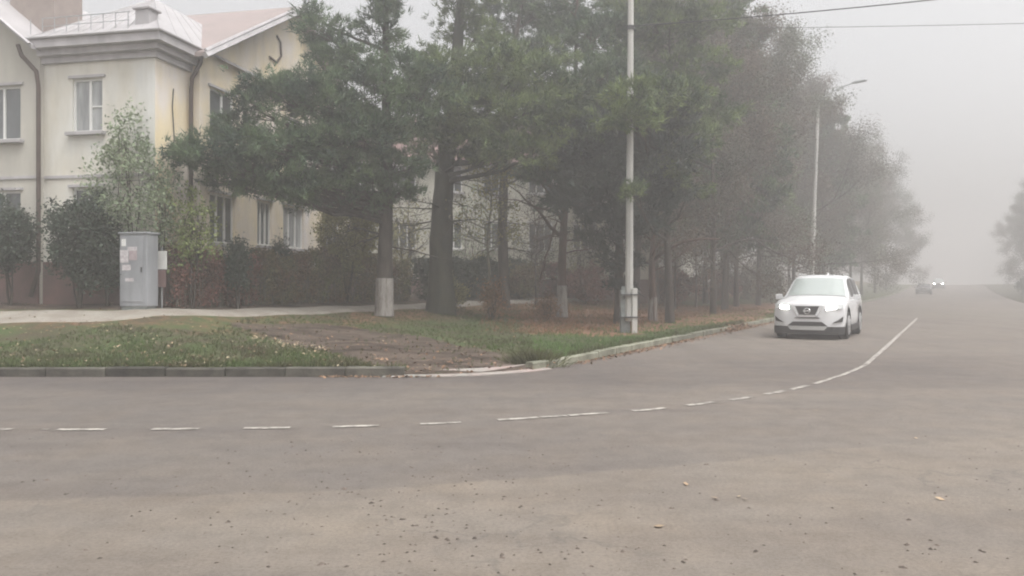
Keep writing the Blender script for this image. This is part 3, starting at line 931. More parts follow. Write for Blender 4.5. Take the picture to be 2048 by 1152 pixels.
# light green tips hanging across the lamp post
b6 = on_ground(1340, 29)
pads = world_pads(b6, [(1262, 190, 22.3, .75, .7, .38, 5.8), (1310, 185, 23.5, .9, .9, .42, 5.9), (1235, 230, 22.6, .7, .7, .36, 5.4), (1262, 240, 22.4, .6, .6, .28, 5.2),
                       (1262, 385, 22.6, .28, .4, .18, 3.0), (1350, 190, 25, 1.0, 1.0, .5, 5.9), (1370, 280, 26.5, 1.2, 1.2, .7, 5.0), (1330, 345, 26, .9, 1.0, .45, 4.2), (1420, 220, 27.5, 1.1, 1.1, .6, 6.0),
                       (1390, 130, 28.5, 1.3, 1.3, .6, 7.6), (1340, 60, 29, 1.4, 1.4, .8, 9.0), (1290, 20, 29, 1.3, 1.3, .8, 10), (1420, 40, 29, 1.2, 1.2, .7, 9.5), (1380, 380, 27.5, .7, .8, .25, 3.4), (1350, -40, 29, 1.5, 1.5, .8, 11)])
make_pine('pine_tree', b6, [(0, 0, 0), (-.1, 0, 3), (-.1, 0, 7), (.0, 0, 11)], pads, .16,
          'yellowish green pine whose branch tips hang across the lamp post', G_NEAR, 'pine', 'bark', seed=14)


# ------------------------------------------------------------------ deciduous / avenue prototypes
def branchy(mb, p, d, ln, r, depth, tips, rng, kids=4, spread=.62, upb=.25):
    q = [Vector(p)]
    dd = Vector(d).normalized()
    n = 3
    for i in range(n):
        dd = (dd + Vector(rng.normal(0, .12, 3)) + Vector((0, 0, upb * .2))).normalized()
        q.append(q[-1] + dd * ln / n)
    mb.tube(q, [r * (1 - .45 * i / n) for i in range(n + 1)], 6 if depth > 1 else 4, cap=False)
    if depth == 0:
        tips.append(q[-1]); tips.append(q[-2]); tips.append(q[1])
        return
    for k in range(kids):
        b = q[random.choice((1, 2, 3)) if k else 3]
        nd = (dd + Vector(rng.normal(0, spread, 3)) + Vector((0, 0, upb))).normalized()
        branchy(mb, b, nd, ln * rng.uniform(.55, .82), r * .52, depth - 1, tips, rng, kids, spread, upb)


def make_deciduous(name, H, leaf_m, seed, label, group, nleaf=10, size=.11, loc=(0, 0, 0), bark_m='bark', r=.17, width=1.0, fork=.28, cat='tree', trunk_name='trunk'):
    rng = np.random.default_rng(seed); random.seed(seed)
    root = empty(name, loc, 0, label, cat, group)
    mb = MB(); tips = []
    n = 9
    tr = [Vector((.12 * math.sin(i * 1.3 + seed) * (i / n), .12 * math.cos(i + seed) * (i / n), H * .86 * i / n)) for i in range(n + 1)]
    tr[0].z = -.3
    mb.tube(tr, [r * (1.3 if i == 0 else 1) * (1 - .88 * i / n) for i in range(n + 1)], 10, wob=.1)
    nb = 17
    for k in range(nb):
        z = H * (fork + (0.84 - fork) * k / (nb - 1))
        b = tr[min(n, int(z / (H * .86) * n))].copy(); b.z = z
        a = k * 2.4 + rng.uniform(-.4, .4)
        f = 1 - .62 * max(0, (z / H - .45) / .45)
        ln = H * .155 * width * f * rng.uniform(.75, 1.15)
        branchy(mb, b, (math.cos(a), math.sin(a), .35), ln, .055 * f * H / 12, 3 if H > 8 else 2, tips, rng, 3)
    mb.build(trunk_name, M[bark_m], root, smooth=True)
    T = np.array([tuple(t) for t in tips])
    V = leaves(T, nleaf, size, rng, sig=.2 * H / 12 + .05)
    tri_mesh('crown', V, M[leaf_m], root, 4)
    return root


def make_avenue_pine(H, seed, label, group, needle_m, Rr=3.2, low=.22, dens=.75):
    rng = np.random.default_rng(seed); random.seed(seed)
    pads = []
    n = 26
    for k in range(n):
        z = H * (low + (1 - low) * (k / (n - 1)) ** .9)
        f = 1 - .55 * (z / H) ** 2
        if k > n - 4: f *= .4
        a = k * 2.4 + rng.uniform(-.5, .5)
        rr = Rr * f * rng.uniform(.35, .8)
        s = rng.uniform(1.0, 1.6) * (1 - .3 * z / H)
        pads.append((rr * math.cos(a), rr * math.sin(a), min(z, H - .6), s, s, s * .55, max(1.0, z - .8)))
    return make_pine('pine_tree', (0, 0, 0), [(0, 0, 0), (.15, .1, H * .3), (-.15, .2, H * .6), (0, 0, H * .97)], pads, .16, label, group,
                     needle_m, 'bark', seed=seed, dens=dens, nl=.3, nw=.07, nsides=8)


GA = 'fog-faded avenue trees along the side road'
protos = [
    make_avenue_pine(16.5, 31, 'x', GA, 'pine_b'),
    make_deciduous('autumn_tree', 15.0, 'rust', 41, 'x', GA, nleaf=85, size=.08, width=1.15, fork=.15, r=.14),
    make_avenue_pine(15.0, 57, 'x', GA, 'pine', Rr=3.6, low=.3),
    make_deciduous('autumn_tree', 15.5, 'rustg', 49, 'x', GA, nleaf=85, size=.085, width=1.2, fork=.12, r=.14),
]
# (lateral offset, metres along, prototype, scale, label)
row = [
    (-9.6, 36.5, 1, .95, 'brownish autumn tree, nearest of the roadside avenue trees past the lamp post'),
    (-10.2, 41.0, 0, 1.0, 'grey green pine just past the nearest autumn tree, two trunks left of the white car'),
    (-10.9, 46.5, 3, 1.05, 'thin brownish green tree between two roadside pines'),
    (-10.8, 52.0, 2, 1.03, 'hazy pine whose crown stands behind the second lamp post'),
    (-9.8, 59.0, 1, 1.05, 'pinkish faded autumn tree just beyond the second lamp post'),
    (-9.0, 67.0, 0, .98, 'pale grey pine leaning over the road above the white car roof'),
    (-9.4, 76.0, 3, 1.05, 'faint brownish tree above the white car right mirror'),
    (-9.0, 87.0, 1, 1.08, 'faint pinkish tree whose crown slopes down toward the foggy road end'),
    (-9.2, 100., 2, 1.0, 'very faint pine left of the far dark car'),
    (-9.0, 116., 3, 1.05, 'barely visible tree directly behind the far dark car'),
    (-9.0, 136., 1, 1.0, 'last roadside tree almost dissolved in fog at the road end'),
    (-13.5, 37.0, 2, 1.08, 'tall grey green pine rising above the lamp post, second row'),
    (-14.5, 43.0, 0, 1.05, 'tall pine with its crown cut by the top of the picture, second row'),
    (-13.5, 49.5, 3, 1.1, 'brownish second-row tree filling the gap behind the autumn tree'),
    (-14.5, 58.0, 2, 1.05, 'hazy second-row pine behind the second lamp post'),
    (-14.0, 69.0, 1, 1.1, 'hazy pinkish second-row tree'),
    (-14.0, 82.0, 0, 1.0, 'dim grey second-row pine far down the road'),
    (-14.0, 98.0, 3, 1.05, 'dim second-row tree deep in the fog'),
    (-19.5, 55.0, 0, 1.05, 'hazy pine beyond the pavement, behind the autumn tree'),
    (-20.5, 66.0, 3, 1.0, 'hazy brown tree beyond the pavement'),
    (-19.5, 44.0, 1, .9, 'bare-looking brownish tree behind the drooping conifer'),
    (13.0, 90.0, 3, 1.0, 'ghostly tree whose crown just enters at the right edge'),
    (10.2, 113., 1, 1.0, 'ghostly brownish tree third from the right edge'),
    (10.8, 99.0, 2, 1.0, 'ghostly tree at the right edge of the picture, nearest on that side'),
    (10.0, 106., 0, .9, 'ghostly pine on the right side of the road, second from the edge'),
    (10.0, 124., 3, .9, 'ghostly tree on the right side near the road end'),
    (10.0, 146., 1, .9, 'last ghostly tree on the right side, nearly lost in fog'),
]
used = set()
rr_ = random.Random(5)
for (l, t, k, s, lab) in row:
    if k in used: o = copy_tree(protos[k])
    else: o = protos[k]; used.add(k)
    x, y = from_tl(t, l)
    z = float(ground_z(x, y)) if l < 0 else float(rise(t)) + .25
    o.location = (x, y, z)
    o.rotation_euler = (0, 0, rr_.uniform(0, 6.28))
    o.scale = (s, s, s * rr_.uniform(.97, 1.05))
    o['label'] = lab
    o['group'] = GA

# reddish tree with the arching limb, right of the lamp post
o = make_deciduous('autumn_tree', 7.5, 'rust', 77, 'small reddish tree with an arching limb to the right of the lamp post', G_NEAR,
                   nleaf=5, size=.09, loc=on_ground(1305, 30), bark_m='bark_red', r=.16, width=1.1, fork=.25)
am = MB()
L0 = on_ground(1305, 30)
q = [P(1308, 520, 30), P(1330, 500, 29.8), P(1365, 484, 29.5), P(1400, 478, 29.2), P(1440, 478, 29)]
am.tube([[p[i] - L0[i] for i in range(3)] for p in q], [.09, .08, .06, .04, .02], 7)
am.build('limb', M['bark_red'], o, smooth=True)
wm = MB(); wm.tube([(0, 0, 0.02), (0, 0, .5), (.01, .01, .9)], [.19, .165, .16], 12, cap=False, wob=.05)
wm.build('whitewash', M['lime'], o, smooth=True)

o = make_deciduous('young_tree', 6.5, 'leaf_olive', 81, 'young olive green tree with thin pale stem between the mossy pine and the slim pine', G_NEAR,
                   nleaf=5, size=.09, loc=on_ground(978, 28), bark_m='bark_pale', r=.07, width=.9, fork=.35)
for (px, D, h, rr, sd, lab) in [(1072, 36, 6.0, .06, 83, 'thin bare sapling beyond the pavement left of the red-barked pine'),
                                (1350, 40, 7.0, .07, 85, 'thin bare tree on the brown litter right of the lamp post'),
                                (1392, 44, 7.0, .06, 87, 'slender bare stem in the haze past the arching limb'),
                                (820, 38, 6.5, .07, 91, 'thin bare sapling seen between the two biggest trunks')]:
    make_deciduous('young_tree', h, 'rustg', sd, lab, G_NEAR, nleaf=2, size=.08, loc=on_ground(px, D), bark_m='bark', r=rr, width=.9, fork=.3)


# ------------------------------------------------------------------ shrubs and hedges
def shrub(name, px, D, h, rad, leaf_m, label, group, seed, nsub=120, size=.07, stems=5, z_low=.35, base=None, cat='shrub', nleaf=26, sig=.11):
    rng = np.random.default_rng(seed); random.seed(seed)
    loc = base if base else on_ground(px, D)
    root = empty(name, loc, 0, label, cat, group)
    zc = (z_low + 1) * h / 2; rz = (1 - z_low) * h / 2
    d = unit(rng.normal(0, 1, (nsub, 3))) * rng.uniform(.25, 1, (nsub, 1)) ** .5
    lump = 1 + .25 * np.sin(d[:, :1] * 5 + seed) * np.cos(d[:, 2:3] * 4)
    subs = d * lump * np.array([rad, rad * .85, rz]) + np.array([0, 0, zc])
    tri_mesh('foliage', leaves(subs, int(nleaf * 1.9), size * 1.15, rng, sig=sig), M[leaf_m], root, 4)
    mb = MB()
    for k in range(stems):
        a = rng.uniform(0, 6.28); r0 = rng.uniform(0, .02)
        t = subs[rng.integers(len(subs))] * np.array([.5, .5, .85])
        limb(mb, (r0 * math.cos(a), r0 * math.sin(a), -.15), t, .03, .012, n=4, nsides=5)
        for j in range(5):
            limb(mb, t, subs[rng.integers(len(subs))], .012, .004, n=2, nsides=4)
    mb.build('stem', M['bark'], root, smooth=True)
    return root


GS = 'shrubs in front of the house'
shrub('evergreen_shrub', 20, 20.9, 2.75, .62, 'leaf_dark', 'dark evergreen shrub at the left edge below the first window', GS, 101, nsub=150, z_low=.3)
shrub('evergreen_shrub', 160, 20.6, 2.9, .85, 'leaf_dark', 'wide dark evergreen shrub between the downpipe and the grey cabinet', GS, 103, nsub=240, z_low=.22)
shrub('evergreen_shrub', 215, 20.9, 1.6, .5, 'leaf_dark', 'low dark bush hard against the left side of the grey cabinet', GS, 104, nsub=90, z_low=.35)
shrub('leafy_tree', 258, 21.0, 4.9, .95, 'leaf_light', 'tall light green leafy tree behind the grey cabinet, reaching the upper window', GS, 105, nsub=230, z_low=.34, size=.075, cat='tree', nleaf=10, sig=.13)
shrub('leafy_tree', 385, 21.6, 3.3, .75, 'leaf_yellow', 'yellowish green bush in front of the ground floor, right of the cabinet', GS, 107, nsub=110, z_low=.3, size=.08, nleaf=8, sig=.13)
shrub('leafy_tree', 318, 21.2, 3.6, .5, 'leaf_light', 'pale green slender bush just right of the cabinet top', GS, 108, nsub=80, z_low=.4, size=.075, nleaf=8)
shrub('evergreen_shrub', 476, 22.6, 2.0, .3, 'leaf_dark', 'small dark pointed conifer standing up behind the maroon hedge', GS, 109, nsub=70, z_low=.3, size=.06)
shrub('evergreen_shrub', 556, 25.2, 2.0, .35, 'leaf_dark', 'small dark bush rising behind the middle of the long hedge', GS, 110, nsub=60, z_low=.3, size=.06)
shrub('olive_shrub', 694, 27.2, 3.7, 1.0, 'leaf_olive', 'big olive yellow shrub behind the hedge, left of the whitewashed pine', GS, 111, nsub=230, z_low=.3, size=.075)
for (px, D, h, rr, m_, sd, lab) in [
        (812, 36, 4.6, 1.0, 'leaf_olive', 140, 'loose olive bush filling the gap between the whitewashed pine and the mossy trunk'),
        (945, 39, 5.2, 1.2, 'leaf_light', 142, 'tall pale green bush just right of the mossy trunk, against the far house'),
        (1068, 40, 4.6, 1.2, 'rustg', 143, 'brownish loose bush against the far house between the slim and the red-barked pine'),
        (1165, 41, 4.2, 1.3, 'leaf_olive', 144, 'loose olive bush against the far house right of the red-barked pine')]:
    shrub('tall_bush', px, D, h, rr, m_, lab, None, sd, nsub=120, z_low=.12, size=.085, nleaf=7, sig=.16, stems=7)
GW = 'undergrowth between the trunks'
shrub('brown_bush', 985, 26.8, 1.35, .42, 'weed', 'brownish olive bush wrapped round the thin pale stem', GW, 121, nsub=70, z_low=.05, size=.05, nleaf=16)
shrub('weed_clump', 1092, 27.8, .85, .38, 'weed', 'orange brown weed clump at the foot of the red-barked pine', GW, 123, nsub=60, z_low=.02, size=.05, nleaf=16)
shrub('brown_bush', 905, 29.2, 1.2, .55, 'leaf_olive', 'low green growth right behind the mossy trunk', GW, 125, nsub=80, z_low=.05, size=.06, nleaf=16)
shrub('brown_bush', 1040, 37, 1.7, 1.0, 'hedge_g', 'dull green bush beyond the pavement between the slim pine and the red-barked pine', GW, 127, nsub=120, z_low=.05, size=.07)
shrub('brown_bush', 940, 36, 1.8, .9, 'leaf_olive', 'dull green bush beyond the pavement right of the mossy trunk', GW, 128, nsub=110, z_low=.05, size=.07)
shrub('brown_bush', 1170, 39, 1.9, 1.3, 'hedge_m', 'dark brownish thicket behind the drooping conifer', GW, 129, nsub=160, z_low=.02, size=.08)
shrub('brown_bush', 1340, 46, 2.0, 1.6, 'hedge_m', 'hazy brown thicket right of the lamp post', GW, 130, nsub=170, z_low=.02, size=.09)
shrub('brown_bush', 1430, 56, 2.2, 1.9, 'hedge_m', 'hazy thicket behind the avenue trunks', GW, 131, nsub=170, z_low=.02, size=.1)
shrub('brown_bush', 1515, 62, 2.4, 2.2, 'rustg', 'pale thicket left of the white car roof', GW, 132, nsub=180, z_low=.02, size=.11)
x, y = from_tl(98, 8.5)
shrub('roadside_bush', 0, 0, 2.2, 2.6, 'leaf_dark', 'dark fogged bush on the right side of the road at the picture edge', None, 133, nsub=260, z_low=.02, size=.14, base=(x, y, float(rise(98)) + .2), sig=.2)


def hedge(name, p0, p1, h, wdt, leaf_m, label, group, seed, nsub, twigs=60, size=.05):
    rng = np.random.default_rng(seed); random.seed(seed)
    z0 = float(ground_z(p0[0], p0[1]))
    root = empty(name, (p0[0], p0[1], z0), 0, label, 'hedge', group)
    k = rng.uniform(0, 1, nsub)
    dx, dy = p1[0] - p0[0], p1[1] - p0[1]; L_ = math.hypot(dx, dy); nx, ny = -dy / L_, dx / L_
    u = unit(rng.normal(0, 1, (nsub, 2))) * rng.uniform(.35, 1, (nsub, 1)) ** .5
    off = np.clip(u[:, 0] * 1.25, -1, 1) * wdt / 2
    hh = (.52 + .48 * np.clip(u[:, 1] * 1.2, -1, 1)) * h * (1 + .07 * np.sin(k * L_ * 2.1 + seed) + .04 * np.sin(k * L_ * 5.3))
    kp = ~((hh < .5 * h) & (rng.uniform(0, 1, nsub) < .5)); k, off, hh = k[kp], off[kp], hh[kp]
    X_ = dx * k + nx * off; Y_ = dy * k + ny * off
    Zg = ground_z(p0[0] + X_, p0[1] + Y_) - z0
    subs = np.stack([X_, Y_, hh + Zg], -1)
    tri_mesh('foliage', leaves(subs, 46, size * 1.35, rng, sig=.085), M[leaf_m], root, 4)
    mb = MB()
    for j in range(twigs * 2):
        q = rng.uniform(0, 1); o_ = rng.uniform(-.5, .4) * wdt
        bx, by = dx * q + nx * o_, dy * q + ny * o_
        bz = float(ground_z(p0[0] + bx, p0[1] + by)) - z0
        limb(mb, (bx, by, bz - .05), (bx + rng.normal(0, .12), by + rng.normal(0, .12), bz + h * rng.uniform(.7, 1.08)), .012, .004, n=3, nsides=4)
    mb.build('stem', M['bark_pale'], root)
    return root


def hp(y, l=-18.4): return ((l + SU * y) / CU, y)
GH = 'clipped hedges along the pavement'
hedge('hedge', hp(21.4), hp(23.9), 1.42, .8, 'hedge_m', 'dark maroon end of the hedge right of the grey cabinet', GH, 201, 620)
hedge('hedge', hp(24.1), hp(30.6), 1.5, .8, 'hedge_g', 'long brown and green hedge behind the whitewashed pine', GH, 203, 1300, 120)
hedge('hedge', hp(31.5), hp(40), 1.6, .8, 'leaf_dark', 'dull dark hedge behind the mossy trunk', GH, 205, 1100, 60, size=.07)
hedge('hedge', hp(41), hp(60), 1.5, 1.0, 'hedge_m', 'hazy far hedge beyond the red-barked pine', GH, 207, 1200, 60, size=.09)
# ------------------------------------------------------------------ buildings
def window(root, T, a0, a1, z0, z1, glass='glass', sill=True, mull=(0.5,), trans=None, depth=.12):
    """T(a, outward, z) -> world; window fills a0..a1, z0..z1, recessed by depth"""
    f = MB(); fw = .055
    y0, y1 = -depth, -depth + .06
    f.box(a0, a0 + fw, y0, y1, z0, z1, T); f.box(a1 - fw, a1, y0, y1, z0, z1, T)
    f.box(a0 + fw, a1 - fw, y0, y1, z0, z0 + fw, T); f.box(a0 + fw, a1 - fw, y0, y1, z1 - fw, z1, T)
    for k in mull:
        c = a0 + (a1 - a0) * k
        f.box(c - .035, c + .035, y0 + .002, y1 - .002, z0 + fw, z1 - fw, T)
    if trans:
        zt = z0 + (z1 - z0) * trans
        f.box(a0 + fw, a0 + (a1 - a0) * mull[0] - .036, y0 + .004, y1 - .004, zt - .02, zt + .02, T)
    wn = f.build('window', M['white'], root)
    g = MB(); g.box(a0 + .01, a1 - .01, y0 - .02, y0 + .02, z0 + .01, z1 - .01, T); g.build('pane', M[glass], wn)
    if sill:
        s = MB(); s.box(a0 - .12, a1 + .12, -.02, .16, z0 - .09, z0 - .005, T); s.build('sill', M['cornice'], wn)
        s = MB(); s.box(a0 - .10, a1 + .10, -.02, .06, z1 + .02, z1 + .09, T); s.build('lintel', M['cornice'], wn)
    return wn


def wall_panel(mb, T, a0, a1, z0, z1, holes, th=.22, ztop=None):
    """outer skin with real openings and reveals; outward = +y in T"""
    As = sorted({a0, a1, *[h[0] for h in holes], *[h[1] for h in holes]})
    Zs = sorted({z0, z1, *[h[2] for h in holes], *[h[3] for h in holes]})
    for i in range(len(As) - 1):
        for j in range(len(Zs) - 1):
            ca, cz = (As[i] + As[i + 1]) / 2, (Zs[j] + Zs[j + 1]) / 2
            if any(h[0] < ca < h[1] and h[2] < cz < h[3] for h in holes): continue
            mb.add([T(As[i], 0, Zs[j]), T(As[i + 1], 0, Zs[j]), T(As[i + 1], 0, Zs[j + 1]), T(As[i], 0, Zs[j + 1])], [(0, 1, 2, 3)])
    for (ha, hb, hc, hd) in holes:
        for (p, q) in (((ha, hc), (hb, hc)), ((hb, hc), (hb, hd)), ((hb, hd), (ha, hd)), ((ha, hd), (ha, hc))):
            mb.add([T(p[0], 0, p[1]), T(q[0], 0, q[1]), T(q[0], -th, q[1]), T(p[0], -th, p[1])], [(0, 1, 2, 3)])


O0 = (-9.46, 21.2)
E1 = (-.978, .208); E2 = (.208, .978)
ZB = 0.85
def H(a, b, z): return (O0[0] + E1[0] * a + E2[0] * b, O0[1] + E1[1] * a + E2[1] * b, z)
house = empty('house', H(5, 5, ZB), 0, 'cream two-storey house with grey hipped bay, faded red gable roof and brown downpipes', 'house')
inv = (house.location.x, house.location.y, house.location.z)
def Hl(a, b, z):
    p = H(a, b, z); return (p[0] - inv[0], p[1] - inv[1], p[2] - inv[2])
ZE = 8.0           # eaves
# bay front face (b = 0)
TM1 = lambda a, o_, z: Hl(a, -o_, z)
w_b1 = (1.6, 2.53, 5.66, 7.1); w_b0 = (1.6, 2.53, 2.75, 4.15)
m1 = MB(); wall_panel(m1, TM1, 0, 3.44, ZB + 1.3, ZE, [w_b1, w_b0]); m1.build('wall', M['cream_w'], house)
window(house, TM1, *w_b1, glass='glass_c', trans=.48, mull=(.45,)); window(house, TM1, *w_b0, glass='glass')
# bay return face (a = 0), outward is -a
TM2 = lambda b, o_, z: Hl(-o_, b, z)
m2 = MB(); wall_panel(m2, TM2, 0, 1.55, ZB + 1.3, ZE, []); m2.build('wall', M['yellow'], house)
# main block right end wall (a = -.3) from b 1.55 to 12.4
TB = lambda b, o_, z: Hl(-.3 - o_, b, z)
wB = [(2.05, 3.35, 5.75, 7.25), (2.05, 3.35, 2.75, 4.2), (4.7, 5.6, 2.8, 4.25), (6.4, 7.9, 2.8, 4.25), (6.6, 8.0, 5.75, 7.25), (9.6, 11, 5.75, 7.25), (9.6, 11, 2.8, 4.25)]
m3 = MB(); wall_panel(m3, TB, 1.55, 12.4, ZB + 1.3, ZE, wB)
m3.add([TB(1.55, 0, ZE), TB(12.4, 0, ZE), TB(6.97, 0, 11.1)], [(0, 1, 2)])
m3.box(0, 12, 0, .01, 0, .01, lambda x, y, z: Hl(5, 6, 5))  # keeps a solid core vertex set tiny
m3 = MB(); wall_panel(m3, TB, 1.55, 12.4, ZB + 1.3, ZE, wB); m3.add([TB(1.55, 0, ZE), TB(12.4, 0, ZE), TB(6.97, 0, 11.1)], [(0, 1, 2)])
m3.add([Hl(0, 1.55, ZB), Hl(-.3, 1.55, ZB), Hl(-.3, 1.55, ZE), Hl(0, 1.55, ZE)], [(0, 1, 2, 3)])
m3.build('wall', M['yellow'], house)
for i, h_ in enumerate(wB): window(house, TB, *h_, glass='glass' if i != 3 else 'glass_c', trans=.5 if i == 0 else None, mull=(.55,) if i == 0 else (.33, .66))
# left gabled wing (a > 3.44), slightly proud
TA = lambda a, o_, z: Hl(a, -.15 - o_, z)
wA = [(4.05, 5.35, 5.5, 6.98), (4.05, 5.35, 2.6, 4.1), (8.3, 9.7, 5.45, 6.98)]
m4 = MB(); wall_panel(m4, TA, 3.44, 12.0, ZB + 1.3, ZE, wA); m4.add([TA(3.44, 0, ZE), TA(12, 0, ZE), TA(7.92, 0, 11.25)], [(0, 1, 2)])
m4.add([Hl(3.44, -.15, ZB), Hl(3.44, 0, ZB), Hl(3.44, 0, ZE), Hl(3.44, -.15, ZE)], [(0, 1, 2, 3)])
m4.build('wall', M['greywall'], house)
for h_ in wA: window(house, TA, *h_, glass='glass', mull=(.45,))
# dark core so that nothing shines through the openings
co = MB(); co.box(-.05, 12, 1.9, 12.3, ZB, ZE - .1, Hl); co.box(.3, 11.9, .3, 1.89, ZB, ZE - .1, Hl); co.build('inner_wall', M['greywall'], house)
# plinth
pl = MB()
pl.box(-.04, 3.43, -.05, .3, ZB - .5, ZB + 1.3, Hl); pl.box(-.06, .2, .31, 1.54, ZB - .5, ZB + 1.3, Hl); pl.box(-.36, 0, 1.56, 12.42, ZB - .5, ZB + 1.3, Hl); pl.box(3.45, 12.05, -.21, .3, ZB - .5, ZB + 1.3, Hl)
pl.build('plinth', M['plinth'], house)
bl = MB(); bl.box(3.5, 12, -.19, -.155, 4.42, 4.5, Hl); bl.box(0.02, 3.4, -.04, -.003, 4.42, 4.5, Hl); bl.build('string_course', M['cornice'], house)
# cornice of the bay (stepped)
cn = MB()
for (o_, z0, z1) in ((.10, 7.55, 7.72), (.26, 7.722, 7.88), (.45, 7.882, 8.10)):
    cn.box(-o_, 3.44, -o_, 1.5, z0, z1, Hl)
cn.build('cornice', M['cornice'], house)
# bay roof: hip rising to a ridge that runs back
rg = MB()
ez = 8.104
rg.add([Hl(-.5, -.5, ez), Hl(3.72, -.5, ez), Hl(3.72, 2.0, ez), Hl(-.5, 2.0, ez), Hl(1.9, 2.6, 10.15), Hl(1.9, 7.2, 10.15), Hl(3.72, 7.2, ez), Hl(-.5, 7.2, ez)],
       [(0, 1, 4), (0, 4, 5, 7), (1, 6, 5, 4), (0, 3, 2, 1)])
rf = rg.build('roof', M['roof_g'], house)
se = MB()
for k in range(9):
    q = k / 8
    a_ = -.5 + 4.22 * q
    top = Vector(Hl(1.9, 2.6, 10.16)); bot = Vector(Hl(a_, -.5, ez + .01))
    se.tube([bot, bot.lerp(top, .97)], .012, 4)
for k in range(1, 6):
    bot = Vector(Hl(-.5, -.5 + k * .75, ez + .01)); top = Vector(Hl(1.9, 2.6 + k * .4, 10.16)); se.tube([bot, bot.lerp(top, .97)], .012, 4)
se.build('seam', M['roof_g'], rf)
eg = MB(); eg.tube([Hl(3.72, -.5, ez + .03), Hl(-.5, -.5, ez + .03), Hl(-.5, 1.6, ez + .03)], .035, 6); eg.tube([Hl(-.5, -.5, ez + .02), Hl(1.9, 2.6, 10.16)], .03, 6)
eg.build('edge_trim', M['roof_g'], rf)
# snow guard rail
sg = MB()
for k in range(9):
    a_ = .75 + k * .38
    zz = ez + .28
    sg.tube([Hl(a_, -.08, zz), Hl(a_, -.08, zz + .42)], .012, 5)
sg.tube([Hl(.7, -.08, ez + .69), Hl(3.44, -.08, ez + .69)], .013, 5); sg.tube([Hl(.7, -.08, ez + .47), Hl(3.44, -.08, ez + .47)], .010, 5)
sg.build('snow_guard', M['steel'], house)
vb = MB(); vb.box(.25, .68, .1, .5, ez + .1, ez + .80, Hl); vb.box(.19, .74, .04, .56, ez + .801, ez + .86, Hl)
vb.build('roof_vent', M['roof_g'], house, bevel=.02)
# main gabled roof, ridge parallel to the front
ZR = 11.22
mr2 = MB()
def slab(pts4, th=.12):
    up = [p for p in pts4]; dn = [(p[0], p[1], p[2] - th) for p in pts4]
    n = len(pts4)
    mr2.add(up + dn, [tuple(range(n)), tuple(range(2 * n - 1, n - 1, -1))] + [(i, (i + 1) % n, n + (i + 1) % n, n + i) for i in range(n)])
slab([Hl(-.75, 1.1, 7.98), Hl(12.2, 1.1, 7.98), Hl(12.2, 6.97, ZR), Hl(-.75, 6.97, ZR)])
slab([Hl(-.75, 6.975, ZR), Hl(12.2, 6.975, ZR), Hl(12.2, 12.9, 7.95), Hl(-.75, 12.9, 7.95)])
mr2.build('roof', M['roof_r'], house)
bg_ = MB()
bg_.tube([Hl(-.8, 1.05, 8.0), Hl(-.8, 6.97, ZR + .04), Hl(-.8, 12.95, 7.95)], .06, 4); bg_.tube([Hl(-.8, 1.05, 7.86), Hl(-.8, 6.97, ZR - .12)], .10, 4)
bg_.build('bargeboard', M['cornice'], house)
# left wing roof
mr2 = MB()
slab([Hl(3.3, -.6, 7.95), Hl(7.92, -.6, 11.62), Hl(7.92, 7, 11.62), Hl(3.3, 7, 7.95)])
slab([Hl(7.925, -.6, 11.62), Hl(12.6, -.6, 7.62), Hl(12.6, 7, 7.62), Hl(7.925, 7, 11.62)])
mr2.build('roof', M['roof_g'], house)
bg_ = MB(); bg_.tube([Hl(3.3, -.66, 7.93), Hl(7.92, -.66, 11.58), Hl(12.6, -.66, 7.62)], .05, 4); bg_.build('bargeboard', M['cornice'], house)
ch = MB(); ch.box(4.0, 5.5, 1.0, 2.1, 8.2, 12.2, Hl); ch.box(3.92, 5.58, .92, 2.18, 12.2, 12.4, Hl); ch.build('chimney', M['chimney'], house)
# downpipes
dp = MB(); dp.tube([Hl(3.80, -.5, 7.98), Hl(3.72, -.46, 7.7), Hl(3.44, -.26, 7.3), Hl(3.41, -.22, 6.9), Hl(3.41, -.22, 1.9), Hl(3.50, -.4, 1.2)], .06, 8); dp.build('downpipe', M['pipe'], house, smooth=True)
dp = MB(); dp.tube([Hl(-.45, 1.42, 8.0), Hl(-.4, 1.42, 7.75), Hl(-.16, 1.40, 7.35), Hl(-.14, 1.38, 7.0), Hl(-.14, 1.38, 1.2)], .06, 8); dp.build('downpipe', M['pipe'], house, smooth=True)
cb = MB(); cb.tube([Hl(-.03, .75, 6.9), Hl(-.03, .7, 6.4), Hl(-.03, .78, 5.6), Hl(-.03, .72, 4.6)], .015, 5); cb.build('cable', M['wire'], house)
# gable ornament
og = MB(); og.tube([TB(b_, .03, z_) for b_, z_ in ((5.4, 9.05), (5.9, 9.0), (6.2, 9.3), (6.15, 9.75), (5.9, 9.9))], .04, 5); og.build('cable', M['pipe'], house)


